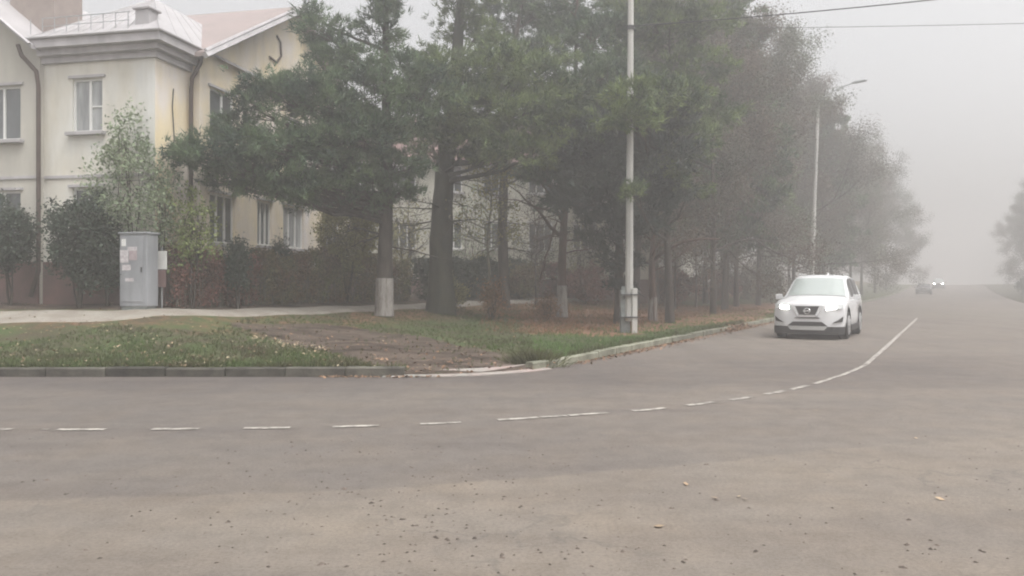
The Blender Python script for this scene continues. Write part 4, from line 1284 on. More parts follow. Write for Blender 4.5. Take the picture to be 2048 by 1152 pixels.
def simple_house(name, c, ang, L_, Wd, zb, zeave, zr, label, wallm, roofm, rows=((2.4, 3.8), (5.4, 6.8)), ncol=7):
    root = empty(name, (c[0], c[1], zb), ang, label, 'house')
    T = lambda a, o_, z: (a, -Wd / 2 - o_, z)
    holes = []
    for (z0, z1) in rows:
        for k in range(ncol):
            a = -L_ / 2 + L_ * (k + .5) / ncol
            holes.append((a - .65, a + .65, z0, z1))
    mb = MB(); wall_panel(mb, T, -L_ / 2, L_ / 2, 0, zeave, holes)
    mb.add([(-L_ / 2, -Wd / 2, 0), (-L_ / 2, Wd / 2, 0), (-L_ / 2, Wd / 2, zeave), (-L_ / 2, 0, zr - .1), (-L_ / 2, -Wd / 2, zeave)], [(0, 1, 2, 3, 4)])
    mb.add([(L_ / 2, -Wd / 2, 0), (L_ / 2, Wd / 2, 0), (L_ / 2, Wd / 2, zeave), (L_ / 2, 0, zr - .1), (L_ / 2, -Wd / 2, zeave)], [(0, 1, 2, 3, 4)])
    mb.add([(-L_ / 2, Wd / 2, 0), (L_ / 2, Wd / 2, 0), (L_ / 2, Wd / 2, zeave), (-L_ / 2, Wd / 2, zeave)], [(0, 1, 2, 3)])
    mb.build('wall', M[wallm], root)
    cr = MB(); cr.box(-L_ / 2 + .1, L_ / 2 - .1, -Wd / 2 + .25, Wd / 2 - .1, 0, zeave - .1); cr.build('inner_wall', M['greywall'], root)
    for h_ in holes: window(root, T, *h_, mull=(.33, .66))
    r_ = MB()
    for s in (-1, 1):
        q = [(-L_ / 2 - .4, s * (Wd / 2 + .5), zeave - .2), (L_ / 2 + .4, s * (Wd / 2 + .5), zeave - .2), (L_ / 2 + .4, s * .005, zr), (-L_ / 2 - .4, s * .005, zr)]
        r_.add(q + [(p[0], p[1], p[2] - .15) for p in q], [(0, 1, 2, 3), (7, 6, 5, 4), (0, 4, 5, 1), (1, 5, 6, 2), (2, 6, 7, 3), (3, 7, 4, 0)])
    r_.build('roof', M[roofm], root)
    pm = MB(); pm.box(-L_ / 2 - .05, L_ / 2 + .05, -Wd / 2 - .06, -Wd / 2 + .2, -.5, .8); pm.build('plinth', M['plinth'], root)
    return root


simple_house('house', (-1.5, 47.0), R(8), 17, 9, 1.0, 7.2, 10.2, 'pale house with red roof glimpsed behind the pine trunks', 'cream', 'roof_r2')
simple_house('house', (10.0, 78.0), R(-20), 14, 9, 1.0, 6.8, 9.8, 'fogged pale house farther back behind the avenue trees', 'cream_w', 'roof_r2', ncol=5)

# ------------------------------------------------------------------ grey cabinet and notice board
cx_, cy_, cz_ = P(278, 608, 20.6); cz_ = float(ground_z(cx_, cy_)) - .02
cab = empty('utility_cabinet', (cx_, cy_, cz_), R(-12), 'tall grey metal cabinet with torn paper notices beside the pavement', 'cabinet')
cbm = MB(); cbm.box(-.40, .40, -.22, .22, .08, 1.93); cbm.build('body', M['cabinet'], cab, bevel=.015)
cbm = MB(); cbm.box(-.43, .43, -.25, .25, 1.932, 1.98); cbm.build('top', M['cabinet'], cab, bevel=.01)
cbm = MB(); cbm.box(-.36, .36, -.2, .2, -.1, .079); cbm.build('foot', M['concrete_d'], cab)
cbm = MB(); cbm.box(-.35, .30, -.236, -.222, .2, 1.86); dr = cbm.build('door', M['cabinet'], cab, bevel=.006)
cbm = MB(); cbm.box(.24, .27, -.262, -.238, .95, 1.08); cbm.build('handle', M['dark_metal'], dr)
for (x0, x1, z0, z1, k) in [(-.33, -.20, 1.62, 1.80, 'paper_w'), (-.37, -.13, 1.20, 1.52, 'paper'), (-.11, .12, 1.26, 1.50, 'paper_p'), (-.31, -.06, 1.00, 1.14, 'paper'), (-.22, .02, .72, .80, 'paper'), (-.15, .12, 1.50, 1.60, 'paper')]:
    pm = MB(); pm.box(x0, x1, -.241, -.2365, z0, z1); pm.build('notice', M[k], cab)
x_, y_, z_ = P(322, 560, 21.0); z_ = float(ground_z(x_, y_))
nb = empty('notice_board', (x_, y_, z_), R(-10), 'small white notice board on a post right behind the grey cabinet', 'notice board')
q = MB(); q.box(-.10, .16, -.02, .02, 1.02, 1.5); q.build('panel', M['paper_w'], nb)
q = MB(); q.box(-.12, .14, -.015, .015, .55, 1.0); q.build('lower_panel', M['pinkish'], nb)
q = MB(); q.tube([(0, .04, -.2), (0, .04, 1.6)], .025, 8); q.build('post', M['steel'], nb)

# ------------------------------------------------------------------ lamp posts and wires
def lamp_base(x, y): return (x, y, float(ground_z(x, y)))
x1, y1 = P(1258, 675, 23.2)[:2]
lp = empty('lamp_post', lamp_base(x1, y1), 0, 'pale concrete post nearest the corner, bound to a squat grey stub', 'lamp post', 'lamp posts along the side road')
q = MB(); q.tube([(0, 0, 0.35), (.03, 0, 6), (.06, 0, 10.6)], [.12, .098, .08], 8); q.build('pole', M['concrete'], lp)
q = MB(); q.box(-.24, .04, -.02, .22, -.3, 1.25); q.box(-.20, .0, .0, .2, 1.25, 1.36); st = q.build('stub', M['concrete_d'], lp, bevel=.02)
q = MB(); q.box(.07, .22, -.16, .0, -.3, 1.3); q.build('stub', M['concrete'], lp, bevel=.02)
q = MB()
for z_ in (.45, 1.1): q.box(-.26, .24, -.19, .24, z_, z_ + .035)
q.build('clamp_band', M['dark_metal'], lp)
q = MB(); q.cyl((.055, 0, 8.85), (0, 0, 1), .12, .12, 12); q.build('wire_clamp', M['dark_metal'], lp)
q = MB(); q.tube([(.1, -.1, 1.3), (.25, -.12, 1.18), (.42, -.14, 1.05)], .015, 5); q.build('loose_wire', M['wire'], lp)

x2, y2 = P(1621, 600, 47.0)[:2]
lp2 = empty('lamp_post', lamp_base(x2, y2), 0, 'hazy pale lamp post with a curved arm over the road behind the white car', 'lamp post', 'lamp posts along the side road')
q = MB(); q.tube([(0, 0, -.3), (.25, 0, 7), (.45, 0, 11.9)], [.15, .12, .085], 8); q.build('pole', M['concrete'], lp2)
q = MB()
ad = Vector((CU, -SU, 0))
pa = [Vector((.45, 0, 11.8)) + ad * a + Vector((0, 0, h)) for a, h in ((0, 0), (.2, .4), (.7, .8), (1.3, 1.05), (1.9, 1.2))]
q.tube(pa, .03, 6); q.build('arm', M['steel'], lp2)
q = MB(); hp_ = pa[-1]
q.tube([hp_ - ad * .1, hp_ + ad * .15 + Vector((0, 0, .04)), hp_ + ad * .65 + Vector((0, 0, .08)), hp_ + ad * .75 + Vector((0, 0, .08))], [.04, .09, .085, .03], 8); q.build('lamp_head', M['steel'], lp2)


def wire(name, pts_, r, label):
    q = MB(); q.tube(pts_, r, 5)
    tag(q.build(name, M['wire']), label, 'cable', 'overhead wires crossing the side road')
def sagged(a, b, s, n=14):
    a, b = Vector(a), Vector(b)
    return [a.lerp(b, i / n) - Vector((0, 0, s * 4 * (i / n) * (1 - i / n))) for i in range(n + 1)]
wp = lamp_base(x1, y1)
wire('overhead_wire', sagged((wp[0] + .05, wp[1] - .1, wp[2] + 8.87), P(2400, -64, 19.5), .12), .016, 'dark overhead wire leaving the near lamp post and climbing to the top edge')
wire('overhead_wire', sagged(P(1230, 58, 36), P(2500, 34, 30), .1), .012, 'fainter nearly level overhead wire reaching the right edge of the picture')

# ------------------------------------------------------------------ cars
def car(name, loc, rz, label, paint, kind='suv', lit='lamp_lit', beam=True, glassm='car_glass', s_=1.0):
    root = empty(name, loc, rz, label, 'car')
    hz = 1.0 if kind == 'suv' else .86
    LEN = 2.33
    def warp(x, y):
        k = min(max((y - 1.2) / 1.13, 0), 1); k = k * k * (3 - 2 * k)
        kr = min(max((-y - 1.6) / .72, 0), 1)
        return y - .30 * (abs(x) / .91) ** 3 * k + .16 * (abs(x) / .91) ** 3 * kr
    st = [(2.33, .885, .24, .84, .90), (2.28, .90, .22, .88, .955), (2.1, .91, .22, .93, 1.0), (1.8, .915, .22, .97, 1.045), (1.4, .915, .22, 1.0, 1.085),
          (.95, .915, .22, 1.02, 1.11), (.4, .915, .22, 1.03, 1.10), (-.4, .915, .22, 1.04, 1.10), (-1.2, .915, .22, 1.05, 1.11), (-1.8, .91, .24, 1.06, 1.12), (-2.15, .895, .28, 1.06, 1.12), (-2.31, .86, .34, 1.0, 1.06)]
    body = MB(); rings = []
    def ring(y, hw, zb, zs, zt):
        half = [(0, zb), (hw * .55, zb), (hw * .90, zb + .01), (hw * .965, zb + .10), (hw * .995, zb + .24), (hw, .55), (hw * .985, .75), (hw * .975, zs - .08), (hw * .93, zs), (hw * .78, zs + (zt - zs) * .55), (hw * .4, zt - .01), (0, zt)]
        pr = half + [(-x, z) for x, z in half[-2:0:-1]]
        return [(x, warp(x, y), z * hz) for x, z in pr]
    for r_ in st: rings.append(ring(*r_))
    n = len(rings[0])
    for r_ in rings: body.v += r_
    for i in range(len(rings) - 1):
        for k in range(n):
            body.f.append((i * n + k, i * n + (k + 1) % n, (i + 1) * n + (k + 1) % n, (i + 1) * n + k))
    for (ri, sgn) in ((0, 1), (len(rings) - 1, -1)):
        prev = [ri * n + k for k in range(n)]
        for sc_ in (.7, .35):
            base = len(body.v)
            for (x, y, z) in rings[ri]:
                zc = .58 * hz; xx = x * sc_
                body.v.append((xx, warp(xx, st[ri][0]) + sgn * .02 * (1 - sc_), zc + (z - zc) * sc_))
            cur = [base + k for k in range(n)]
            for k in range(n): body.f.append((prev[k], prev[(k + 1) % n], cur[(k + 1) % n], cur[k]))
            prev = cur
        body.f.append(tuple(prev))
    bo = body.build('body', M[paint], root, smooth=True)
    # cut the wheel arches
    wy = (1.40, -1.32)
    for y in wy:
        cu = MB(); cu.cyl((0, y, .37), (1, 0, 0), .43, 3.0, 28)
        co_ = cu.build('cut', None)
        co_.parent = root
        md = bo.modifiers.new('arch', 'BOOLEAN'); md.operation = 'DIFFERENCE'; md.object = co_; md.solver = 'EXACT'
        bpy.context.view_layer.update()
        dg = bpy.context.evaluated_depsgraph_get()
        me = bpy.data.meshes.new_from_object(bo.evaluated_get(dg))
        bo.modifiers.clear(); bo.data = me
        bpy.data.objects.remove(co_)
    we = bo.modifiers.new('wn', 'WEIGHTED_NORMAL')
    # cabin
    kz = 1.0 if kind == 'suv' else .86
    if kind == 'suv': prof = [(1.02, 1.05), (.85, 1.17), (.30, 1.56), (.05, 1.635), (-.5, 1.675), (-1.2, 1.655), (-1.75, 1.60), (-1.98, 1.40), (-2.18, 1.06)]
    else: prof = [(1.0, 1.05), (.85, 1.15), (.15, 1.50), (-.1, 1.57), (-.5, 1.60), (-.9, 1.57), (-1.15, 1.50), (-1.6, 1.25), (-1.9, 1.08)]
    def wtop(z): return .865 - .195 * (z - 1.05) / .62
    cab_ = MB(); rs = []
    for (y, z) in prof:
        wt = wtop(z); zt_ = z
        half = [(.855, 1.02), (.855 - (.855 - wt) * .5, 1.02 + (zt_ - 1.02) * .48), (wt, max(1.03, zt_ - .055)), (wt * .9, zt_ - .015), (wt * .5, zt_ + .005), (0, zt_ + .012)]
        pr = half + [(-x, zz) for x, zz in half[-2::-1]]
        rs.append([(x, y + (-.10 * (x / .85) ** 2 if y > 0 else 0), zz * kz) for x, zz in pr])
    m_ = len(rs[0])
    for r_ in rs: cab_.v += r_
    for i in range(len(rs) - 1):
        for k in range(m_ - 1): cab_.f.append((i * m_ + k, i * m_ + k + 1, (i + 1) * m_ + k + 1, (i + 1) * m_ + k))
    cab_.f.append(tuple(range(m_))); cab_.f.append(tuple(range((len(rs) - 1) * m_, len(rs) * m_)))
    cab_.build('cabin', M[paint], root, smooth=True)
    # glass patches, slightly proud
    def lerp_ring(y):
        for (a, ra), (b, rb) in zip(zip(prof, rs), list(zip(prof, rs))[1:]):
            if a[0] >= y >= b[0]:
                k = (a[0] - y) / (a[0] - b[0]); return [tuple(p[i] * (1 - k) + q_[i] * k for i in range(3)) for p, q_ in zip(ra, rb)]
    ws = MB(); ny = 8
    for i in range(ny + 1):
        y = .93 - (.93 - (.26 if kind == 'suv' else .1)) * i / ny
        r_ = lerp_ring(y)
        top = [p for p in r_[2:m_ - 2]]
        for k, p in enumerate(top):
            e = .93 if k in (0, len(top) - 1) else 1
            ws.v.append((p[0] * e, p[1] + .012, p[2] + .012))
    nt_ = m_ - 4
    for i in range(ny):
        for k in range(nt_ - 1): ws.f.append((i * nt_ + k, i * nt_ + k + 1, (i + 1) * nt_ + k + 1, (i + 1) * nt_ + k))
    ws.build('windscreen', M[glassm], root, smooth=True)
    yb = -1.7 if kind == 'suv' else -1.15
    for sgn in (1, -1):
        for (ya, yc) in (((.42, -.42), (-.50, -1.25), (-1.32, yb)) if kind == 'suv' else ((.3, -.35), (-.43, yb))):
            sw = MB(); nn = 5
            for i in range(nn + 1):
                y = ya + (yc - ya) * i / nn; r_ = lerp_ring(y)
                p0, p1, p2 = (r_[0], r_[1], r_[2])
                lo = [p0[j] * .8 + p1[j] * .2 for j in range(3)]; hi = [p1[j] * .1 + p2[j] * .9 for j in range(3)]
                for p in (lo, p1, hi): sw.v.append((sgn * (p[0] + .010), p[1], p[2]))
            for i in range(nn):
                for k in range(2): sw.f.append((i * 3 + k, i * 3 + k + 1, (i + 1) * 3 + k + 1, (i + 1) * 3 + k))
            sw.build('side_window', M['car_glass_d'], root, smooth=True)
    # front details follow the bumper curve
    def fy(x): return warp(x, 2.33)
    def patch(name_, quad, off, m__, nx=8, parent=root, th=.03):
        """quad: (x,z) bottom-left, bottom-right, top-right, top-left"""
        mb = MB(); (a, b, c, d) = quad
        for j in range(2):
            for i in range(nx + 1):
                k = i / nx
                lo = (a[0] * (1 - k) + b[0] * k, a[1] * (1 - k) + b[1] * k); hi = (d[0] * (1 - k) + c[0] * k, d[1] * (1 - k) + c[1] * k)
                for p in (lo, hi): mb.v.append((p[0], fy(p[0]) + off + .02 - (th if j else 0) - max(0, p[1] - .80) * .35, p[1] * hz))
        W_ = 2 * (nx + 1)
        for i in range(nx):
            q0 = 2 * i
            mb.f += [(q0, q0 + 2, q0 + 3, q0 + 1), (W_ + q0, W_ + q0 + 1, W_ + q0 + 3, W_ + q0 + 2), (q0, W_ + q0, W_ + q0 + 2, q0 + 2), (q0 + 1, q0 + 3, W_ + q0 + 3, W_ + q0 + 1)]
        mb.f += [(0, 1, W_ + 1, W_), (2 * nx, W_ + 2 * nx, W_ + 2 * nx + 1, 2 * nx + 1)]
        return mb.build(name_, m__, parent)
    patch('grille', [(-.20, .63), (.20, .63), (.30, .86), (-.30, .86)], .015, M['plastic'])
    gr = patch('grille_trim', [(-.23, .575), (.23, .575), (.20, .635), (-.20, .635)], .03, M['chrome'])
    for sgn in (1, -1):
        a = sgn
        patch('grille_trim', [(a * .20, .63), (a * .25, .60), (a * .40, .87), (a * .31, .87)], .03, M['chrome'], 3)
        patch('headlight', [(a * .43, .76), (a * .84, .80), (a * .87, .92), (a * .46, .87)], .022, M['lamp_clear'], 6)
        if beam: patch('headlight_bulb', [(a * .47, .77), (a * .70, .79), (a * .70, .875), (a * .47, .86)], .036, M[lit], 3)
        patch('fog_lamp_recess', [(a * .60, .43), (a * .84, .46), (a * .86, .60), (a * .74, .50)], .016, M['plastic'], 5)
    emb = MB(); ringp = [(.07 * math.cos(q_), fy(0) + .06, (.735 + .07 * math.sin(q_)) * hz) for q_ in np.linspace(0, 2 * PI, 17)]
    emb.tube(ringp, .012, 5, cap=False); emb.box(-.095, .095, fy(0) + .045, fy(0) + .07, (.72) * hz, (.75) * hz); emb.build('emblem', M['chrome'], root)
    patch('lower_grille', [(-.33, .545), (.33, .545), (.27, .572), (-.27, .572)], .014, M['plastic'])
    patch('air_intake', [(-.50, .35), (.50, .35), (.36, .46), (-.36, .46)], .014, M['plastic'])
    patch('skid_plate', [(-.42, .25), (.42, .25), (.50, .345), (-.50, .345)], .03, M['skid'])
    patch('bumper_cladding', [(-.88, .14), (.88, .14), (.89, .335), (-.89, .335)], .005, M['plastic'], 14, th=.05)
    q = MB()
    q.box(-.78, .78, -2.1, 2.0, .16, .235)
    q.build('underbody', M['plastic'], root)
    for sgn in (1, -1):
        q = MB(); q.box(min(sgn * .86, sgn * .925), max(sgn * .86, sgn * .925), -.86, .93, .19 * hz, .34 * hz); q.build('sill_cladding', M['plastic'], root, bevel=.01)
        # mirrors
        q = MB(); ms = sgn
        q.tube([(ms * .86, .62, 1.03 * kz), (ms * .95, .64, 1.05 * kz)], .025, 6)
        q.box(min(ms * .94, ms * 1.12), max(ms * .94, ms * 1.12), .55, .68, 1.0 * kz, 1.14 * kz); q.build('mirror', M[paint], root, bevel=.03, smooth=False)
        if kind == 'suv':
            q = MB(); q.tube([(ms * .60, .0, 1.655), (ms * .60, -.2, 1.70), (ms * .58, -1.4, 1.69), (ms * .57, -1.6, 1.64)], .016, 6); q.build('roof_rail', M['skid'], root)
        for y in wy:
            wh = empty('wheel', (sgn * .80, y, .36)); wh.parent = root
            t_ = MB(); prof_w = [(-.11, .25), (-.11, .34), (-.08, .36), (.08, .36), (.11, .34), (.11, .25)]
            nn = 28
            for (xo, rr) in prof_w:
                for k in range(nn): t_.v.append((xo, rr * math.cos(2 * PI * k / nn), rr * math.sin(2 * PI * k / nn)))
            for i in range(len(prof_w) - 1):
                for k in range(nn): t_.f.append((i * nn + k, i * nn + (k + 1) % nn, (i + 1) * nn + (k + 1) % nn, (i + 1) * nn + k))
            t_.f.append(tuple(range(nn))); t_.f.append(tuple(range(5 * nn, 6 * nn)))
            t_.build('tyre', M['tyre'], wh, smooth=False)
            r2 = MB(); xo = sgn * .112
            r2.cyl((xo, 0, 0), (1, 0, 0), .06, .03, 12)
            for k in range(5):
                q_ = 2 * PI * k / 5
                r2.tube([(xo, 0, 0), (xo, .225 * math.cos(q_), .225 * math.sin(q_))], [.035, .028], 5)
            rp_ = [(xo, .235 * math.cos(q_), .235 * math.sin(q_)) for q_ in np.linspace(0, 2 * PI, 25)]
            r2.tube(rp_, .018, 5, cap=False); r2.build('rim', M['rim'], wh)
            # wheel-arch lining
            al = MB(); ya = [(y + .45 * math.cos(q_), .37 + .45 * math.sin(q_)) for q_ in np.linspace(-.15, PI + .15, 15)]
            for (yy, zz) in ya:
                k = .945; al.v += [(sgn * .918, yy, zz * 1.0), (sgn * .918, y + (yy - y) * k, .37 + (zz - .37) * k), (sgn * .60, y + (yy - y) * k, .37 + (zz - .37) * k)]
            for i in range(14): al.f += [(3 * i, 3 * i + 3, 3 * i + 4, 3 * i + 1), (3 * i + 1, 3 * i + 4, 3 * i + 5, 3 * i + 2)]
            al.build('arch_trim', M['plastic'], root)
    if kind == 'suv':
        q = MB(); q.tube([(0.0, -1.35, 1.66), (0.0, -1.5, 1.68), (0, -1.58, 1.755)], [.04, .035, .012], 6); q.build('antenna', M[paint], root)
    root.scale = (s_, s_, s_)
    return root


def face_dir(t_back=True): return math.atan2(CU, SU) - PI / 2 + (PI if t_back else 0)
cx0, cy0 = P(1641, 0, 24.3)[:2]
suv = car('suv_car', (cx0, cy0, 0), face_dir() - R(0.8), 'white SUV with lit headlights driving toward the junction', 'paint_car', 'suv')
suv.scale = (1.06, 1.0, 1.09)
D_ = 103; xx = P(1848, 0, D_)[0]; z_ = float(rise(tt(xx, D_)))
car('sedan_car', (xx, D_, z_), face_dir(), 'small dark car far off in the fog, left of the distant headlight glow', 'paint_dk', 'sedan', beam=False, glassm='car_glass_d')
D_ = 131; xx = P(1877, 0, D_)[0]; z_ = float(rise(tt(xx, D_)))
car('distant_car', (xx, D_, z_), face_dir(), 'farthest vehicle in the fog, only its bright headlights showing', 'paint_sl', 'suv', lit='lamp_far')
# ------------------------------------------------------------------ grass, litter and debris
def scatter_verge(n, rng, ymax=44):
    """random ground points of the left verge, denser near the camera"""
    u_ = rng.uniform(0, 1, n)
    Y_ = YK + (ymax - YK) * u_ ** 1.6
    X_ = rng.uniform(-0.68, .62, n) * Y_
    d, dl, dr = dist_kerb(X_, Y_)
    return X_, Y_, d, dl, dr


def pave_mask(X_, Y_):
    k = np.ones(len(X_), bool)
    for (x, y, ww) in pave_xy[::1]:
        k &= np.hypot(X_ - x, Y_ - y) > ww / 2 + .05
    return k


rng = np.random.default_rng(77)
X_, Y_, d, dl, dr = scatter_verge(70000, rng)
lowf = np.sin(X_ * 1.3 + 1) * np.sin(Y_ * 1.1 + X_ * .7) + .6 * np.sin(X_ * 3.1 + Y_ * 2.3)
dirt = poly_w(dirt_poly, X_, Y_, .5)
litt = poly_w(litter_poly, X_, Y_, 1.0)
keep = (d > .2) & (dr < 10.4) & ((dl < 4.9) | (X_ > -7)) & (rng.uniform(0, 1, len(X_)) < np.clip(.75 + .35 * lowf, .1, 1) * (1 - .95 * dirt) * (1 - .6 * litt))
X_, Y_ = X_[keep], Y_[keep]
k2 = pave_mask(X_, Y_); X_, Y_ = X_[k2], Y_[k2]
Z_ = ground_z(X_, Y_)
cen = np.stack([X_, Y_, Z_ - .005], -1)
dirs = np.tile(np.array([0, 0, 1.0]), (len(cen), 1))
fr_ = (dr[keep][k2] < 3.2) & (X_ > .5)
V = needles(cen[~fr_], dirs[~fr_], 5, .075, .014, .42, rng)
tag(tri_mesh('grass', needles(cen[fr_], dirs[fr_], 6, .085, .015, .42, rng), M['grass_f']), 'fresher green grass strip behind the right kerb', 'grass', None, 'stuff')
tag(tri_mesh('grass', V, M['grass']), 'short patchy green grass on the verge behind the kerb', 'grass', None, 'stuff')
# tussocks hanging over the kerb at the corner, and along the kerb edge
n = 900
s = rng.uniform(0, 1, n)
e0 = np.array([(-12 + 10.2 * a, YK + rng.uniform(.12, .3)) for a in s[:500]])
e1 = []
for a in s[500:]:
    t = a * 16
    x0 = CX + RK * CU + SU * t; y0 = CY - RK * SU + CU * t
    o_ = rng.uniform(.12, .3)
    e1.append((x0 - CU * o_, y0 + SU * o_))
E = np.concatenate([e0, np.array(e1)])
cen = np.stack([E[:, 0], E[:, 1], ground_z(E[:, 0], E[:, 1])], -1)
V = needles(cen, np.tile(np.array([0, 0, 1.0]), (len(cen), 1)), 8, .13, .014, .5, rng)
tag(tri_mesh('grass', V, M['grass']), 'longer grass tufts leaning over the kerb edge', 'grass', None, 'stuff')
tb_ = empty('grass_tussock', (.42, 14.95, float(ground_z(.42, 14.95))), 0, 'ragged olive tussock beside the lowered kerb at the corner', 'tussock')
e2 = np.array([(rng.normal(0, .2), rng.normal(0, .13), 0.0) for _ in range(150)])
d2 = unit(np.stack([e2[:, 0] * 2.2, e2[:, 1] * 2.2, np.ones(150)], -1))
tri_mesh('blades', needles(e2, d2, 12, .24, .014, .3, rng), M['leaf_olive_d'], tb_)
# dry brown weeds on the litter between the trunks
X_ = rng.uniform(-1, 14, 9000); Y_ = rng.uniform(22, 46, 9000)
d, dl, dr = dist_kerb(X_, Y_)
kk = (dr > 2.6) & (dr < 10.2) & (rng.uniform(0, 1, 9000) < .75)
X_, Y_ = X_[kk], Y_[kk]
cen = np.stack([X_, Y_, ground_z(X_, Y_)], -1)
V = needles(cen, np.tile(np.array([0, 0, 1.0]), (len(cen), 1)), 5, .13, .02, .5, rng)
tag(tri_mesh('dry_weeds', V, M['weed']), 'dry reddish brown weeds under the roadside trees', 'weeds', None, 'stuff')


def litter(X_, Y_, Z_, size, rng, tilt=.35):
    n = len(X_)
    c = np.stack([X_, Y_, Z_], -1)
    a = rng.uniform(0, 6.28, n)
    u_ = np.stack([np.cos(a), np.sin(a), rng.normal(0, tilt, n)], -1)
    v_ = np.stack([-np.sin(a), np.cos(a), rng.normal(0, tilt, n)], -1)
    s = size * rng.uniform(.5, 1.3, (n, 1))
    V = np.empty((n, 4, 3))
    V[:, 0] = c - u_ * s; V[:, 1] = c - v_ * s * .6; V[:, 2] = c + u_ * s; V[:, 3] = c + v_ * s * .6
    return V.reshape(-1, 3)


X_, Y_, d, dl, dr = scatter_verge(9000, rng, 30)
kk = (d > .1) & ((X_ < -1.0) | (rng.uniform(0, 1, len(X_)) < .25)) & (dl < 6.8)
kk &= rng.uniform(0, 1, len(X_)) < np.clip(.35 + .4 * np.sin(X_ * 1.9) * np.sin(Y_ * 2.3 + X_), .06, 1)
kk &= (poly_w(dirt_poly, X_, Y_, .3) < .5) | (rng.uniform(0, 1, len(X_)) < .12)
X_, Y_ = X_[kk], Y_[kk]
# the dense pale drift beside the dirt path
px = rng.uniform(505, 650, 230); py = 678 + (px - 505) * .17 + rng.normal(0, 4.5, 230)
gg = np.array([ray_ground(a, b) for a, b in zip(px, py)])
X_ = np.concatenate([X_, gg[:, 0]]); Y_ = np.concatenate([Y_, gg[:, 1]])
V = litter(X_, Y_, ground_z(X_, Y_) + .045, .029, rng)
tag(tri_mesh('fallen_leaves', V, M['leaf_pale'], nper=4), 'pale fallen leaves scattered over the left grass verge', 'leaves', None, 'stuff')
# brown leaves: hedge foot, gutter, right kerb
t_ = rng.uniform(.5, 26, 3600); o_ = np.abs(rng.normal(0, .15, 3600)) + .01
x0 = CX + RK * CU + SU * t_ + CU * o_; y0 = CY - RK * SU + CU * t_ - SU * o_
wgt = np.clip(.25 + .9 * np.exp(-((t_ - 5) / 3) ** 2) + 1.2 * np.exp(-((t_ - 15) / 2.6) ** 2), 0, 1)
kk = rng.uniform(0, 1, 3600) < wgt
Va = litter(x0[kk], y0[kk], np.full(kk.sum(), .022), .035, rng)
Xb, Yb, d, dl, dr = scatter_verge(9000, rng, 44)
kk = ((dr > 10.4) & (dr < 12.2)) | ((dl > 6.6) & (dl < 8) & (dr > 10)) | ((dr > 3) & (dr < 10) & (Xb > 0) & (Yb > 20))
kk |= (poly_w(dirt_poly, Xb, Yb, .4) > .1) & (rng.uniform(0, 1, len(Xb)) < .8)
kk |= (dl > 0.3) & (dl < 6.5) & (Xb < -1) & (rng.uniform(0, 1, len(Xb)) < .35)
Vb = litter(Xb[kk], Yb[kk], ground_z(Xb[kk], Yb[kk]) + .03, .035, rng)
xc = rng.uniform(-3.2, -1.2, 160); yc = YK - np.abs(rng.normal(0, .1, 160)) - .02
Vc = litter(xc, yc, np.full(160, .02), .03, rng)
# mound of leaves on the kerb left of the car
xm, ym = from_tl(0, -LK)
tm = rng.normal(27.3, .9, 420); om = rng.normal(-LK + .05, .16, 420)
xm = tm * SU + om * CU; ym = tm * CU - om * SU
Vd = litter(xm, ym, .05 + np.abs(rng.normal(0, .07, 420)), .045, rng, .6)
tag(tri_mesh('fallen_leaves', np.concatenate([Va, Vb, Vc, Vd]), M['leaf_br'], nper=4), 'brown fallen leaves in the gutter, under the hedge and on the right kerb', 'leaves', None, 'stuff')
# dark bits and pebbles on the near asphalt
spots = [(700, 985), (690, 978), (655, 975), (745, 1007), (760, 1014), (785, 1033), (806, 1039), (830, 1052), (868, 1045), (880, 1075), (898, 1080), (912, 1082), (945, 1076), (945, 1113), (1000, 1108), (1008, 1114), (540, 1076), (455, 1045),
         (650, 1128), (1000, 1145), (1155, 1100), (1190, 1135), (1412, 929), (1425, 1000), (1345, 1016), (1308, 1054), (1512, 1105), (1820, 1041), (1812, 1100), (1808, 1088), (1862, 1098), (1875, 1092), (1966, 1102), (1795, 1132), (2017, 1020), (1885, 1000), (1900, 996), (70, 962), (95, 960), (40, 966),
         (1250, 1105), (1280, 1098), (1370, 1125), (1240, 945), (1130, 1118), (820, 1125), (765, 1120)]
rngs = np.random.default_rng(5)
xs, ys, sz = [], [], []
for p in spots:
    g_ = gpt(*p); k_ = rngs.integers(1, 3)
    for _ in range(k_):
        xs.append(g_[0] + rngs.normal(0, .012)); ys.append(g_[1] + rngs.normal(0, .012)); sz.append(rngs.uniform(.008, .017))
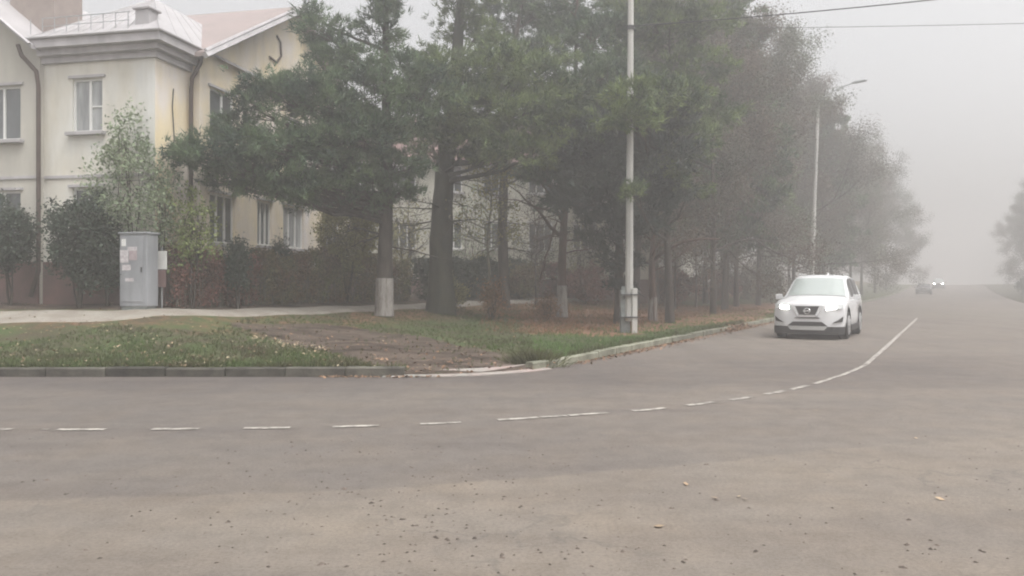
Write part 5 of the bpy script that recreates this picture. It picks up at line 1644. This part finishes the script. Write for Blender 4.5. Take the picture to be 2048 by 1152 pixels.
for _ in range(600):
    y = rngs.uniform(3.9, 8.2); x = rngs.uniform(-.64, .64) * y
    if rngs.uniform() < .55: x = rngs.normal(-.9 + (6 - y) * .35, .8)
    xs.append(x); ys.append(y); sz.append(rngs.uniform(.003, .011))
deb = MB()
for x, y, r_ in zip(xs, ys, sz):
    n = 6; a0 = rngs.uniform(0, 6); st_ = rngs.uniform(1, 2.0); rot = rngs.uniform(0, 3.1)
    ring_ = []
    for k in range(n):
        q = a0 + 2 * PI * k / n; rr = r_ * rngs.uniform(.7, 1.2)
        ex_, ey_ = rr * math.cos(q) * st_, rr * math.sin(q)
        ring_.append((x + ex_ * math.cos(rot) - ey_ * math.sin(rot), y + ex_ * math.sin(rot) + ey_ * math.cos(rot)))
    deb.add([(a, b, .001) for a, b in ring_] + [(x, y, .001 + r_ * .7)], [(k, (k + 1) % n, n) for k in range(n)])
tag(deb.build('road_debris', M['leaf_dk']), 'dark crumbs, twigs and leaf bits strewn on the near asphalt', 'debris', None, 'stuff')
pg = [gpt(*p) for p in ((1430, 998), (1478, 995), (1372, 970), (1832, 878), (1490, 1000), (1880, 1000), (1632, 822), (845, 822), (1318, 1055))]
V = litter(np.array([p[0] for p in pg]), np.array([p[1] for p in pg]), np.full(len(pg), .012), .035, rngs, .12)
tag(tri_mesh('fallen_leaves', V, M['leaf_pale'], nper=4), 'a few pale leaves lying on the open asphalt', 'leaves', None, 'stuff')

# ------------------------------------------------------------------ fog
hz_ = MB(); hz_.box(-250, 450, -170, 480, -1.6, 26)
fm = bpy.data.materials.new('fog')
fm.use_nodes = True
fn = fm.node_tree.nodes; fn.clear()
fo = fn.new('ShaderNodeOutputMaterial'); fv = fn.new('ShaderNodeVolumePrincipled')
fv.inputs['Color'].default_value = (0.81, 0.797, 0.793, 1)
fv.inputs['Density'].default_value = 0.0087
fv.inputs['Anisotropy'].default_value = 0.5
fm.node_tree.links.new(fv.outputs[0], fo.inputs['Volume'])
o = hz_.build('haze', fm)
o['kind'] = 'stuff'
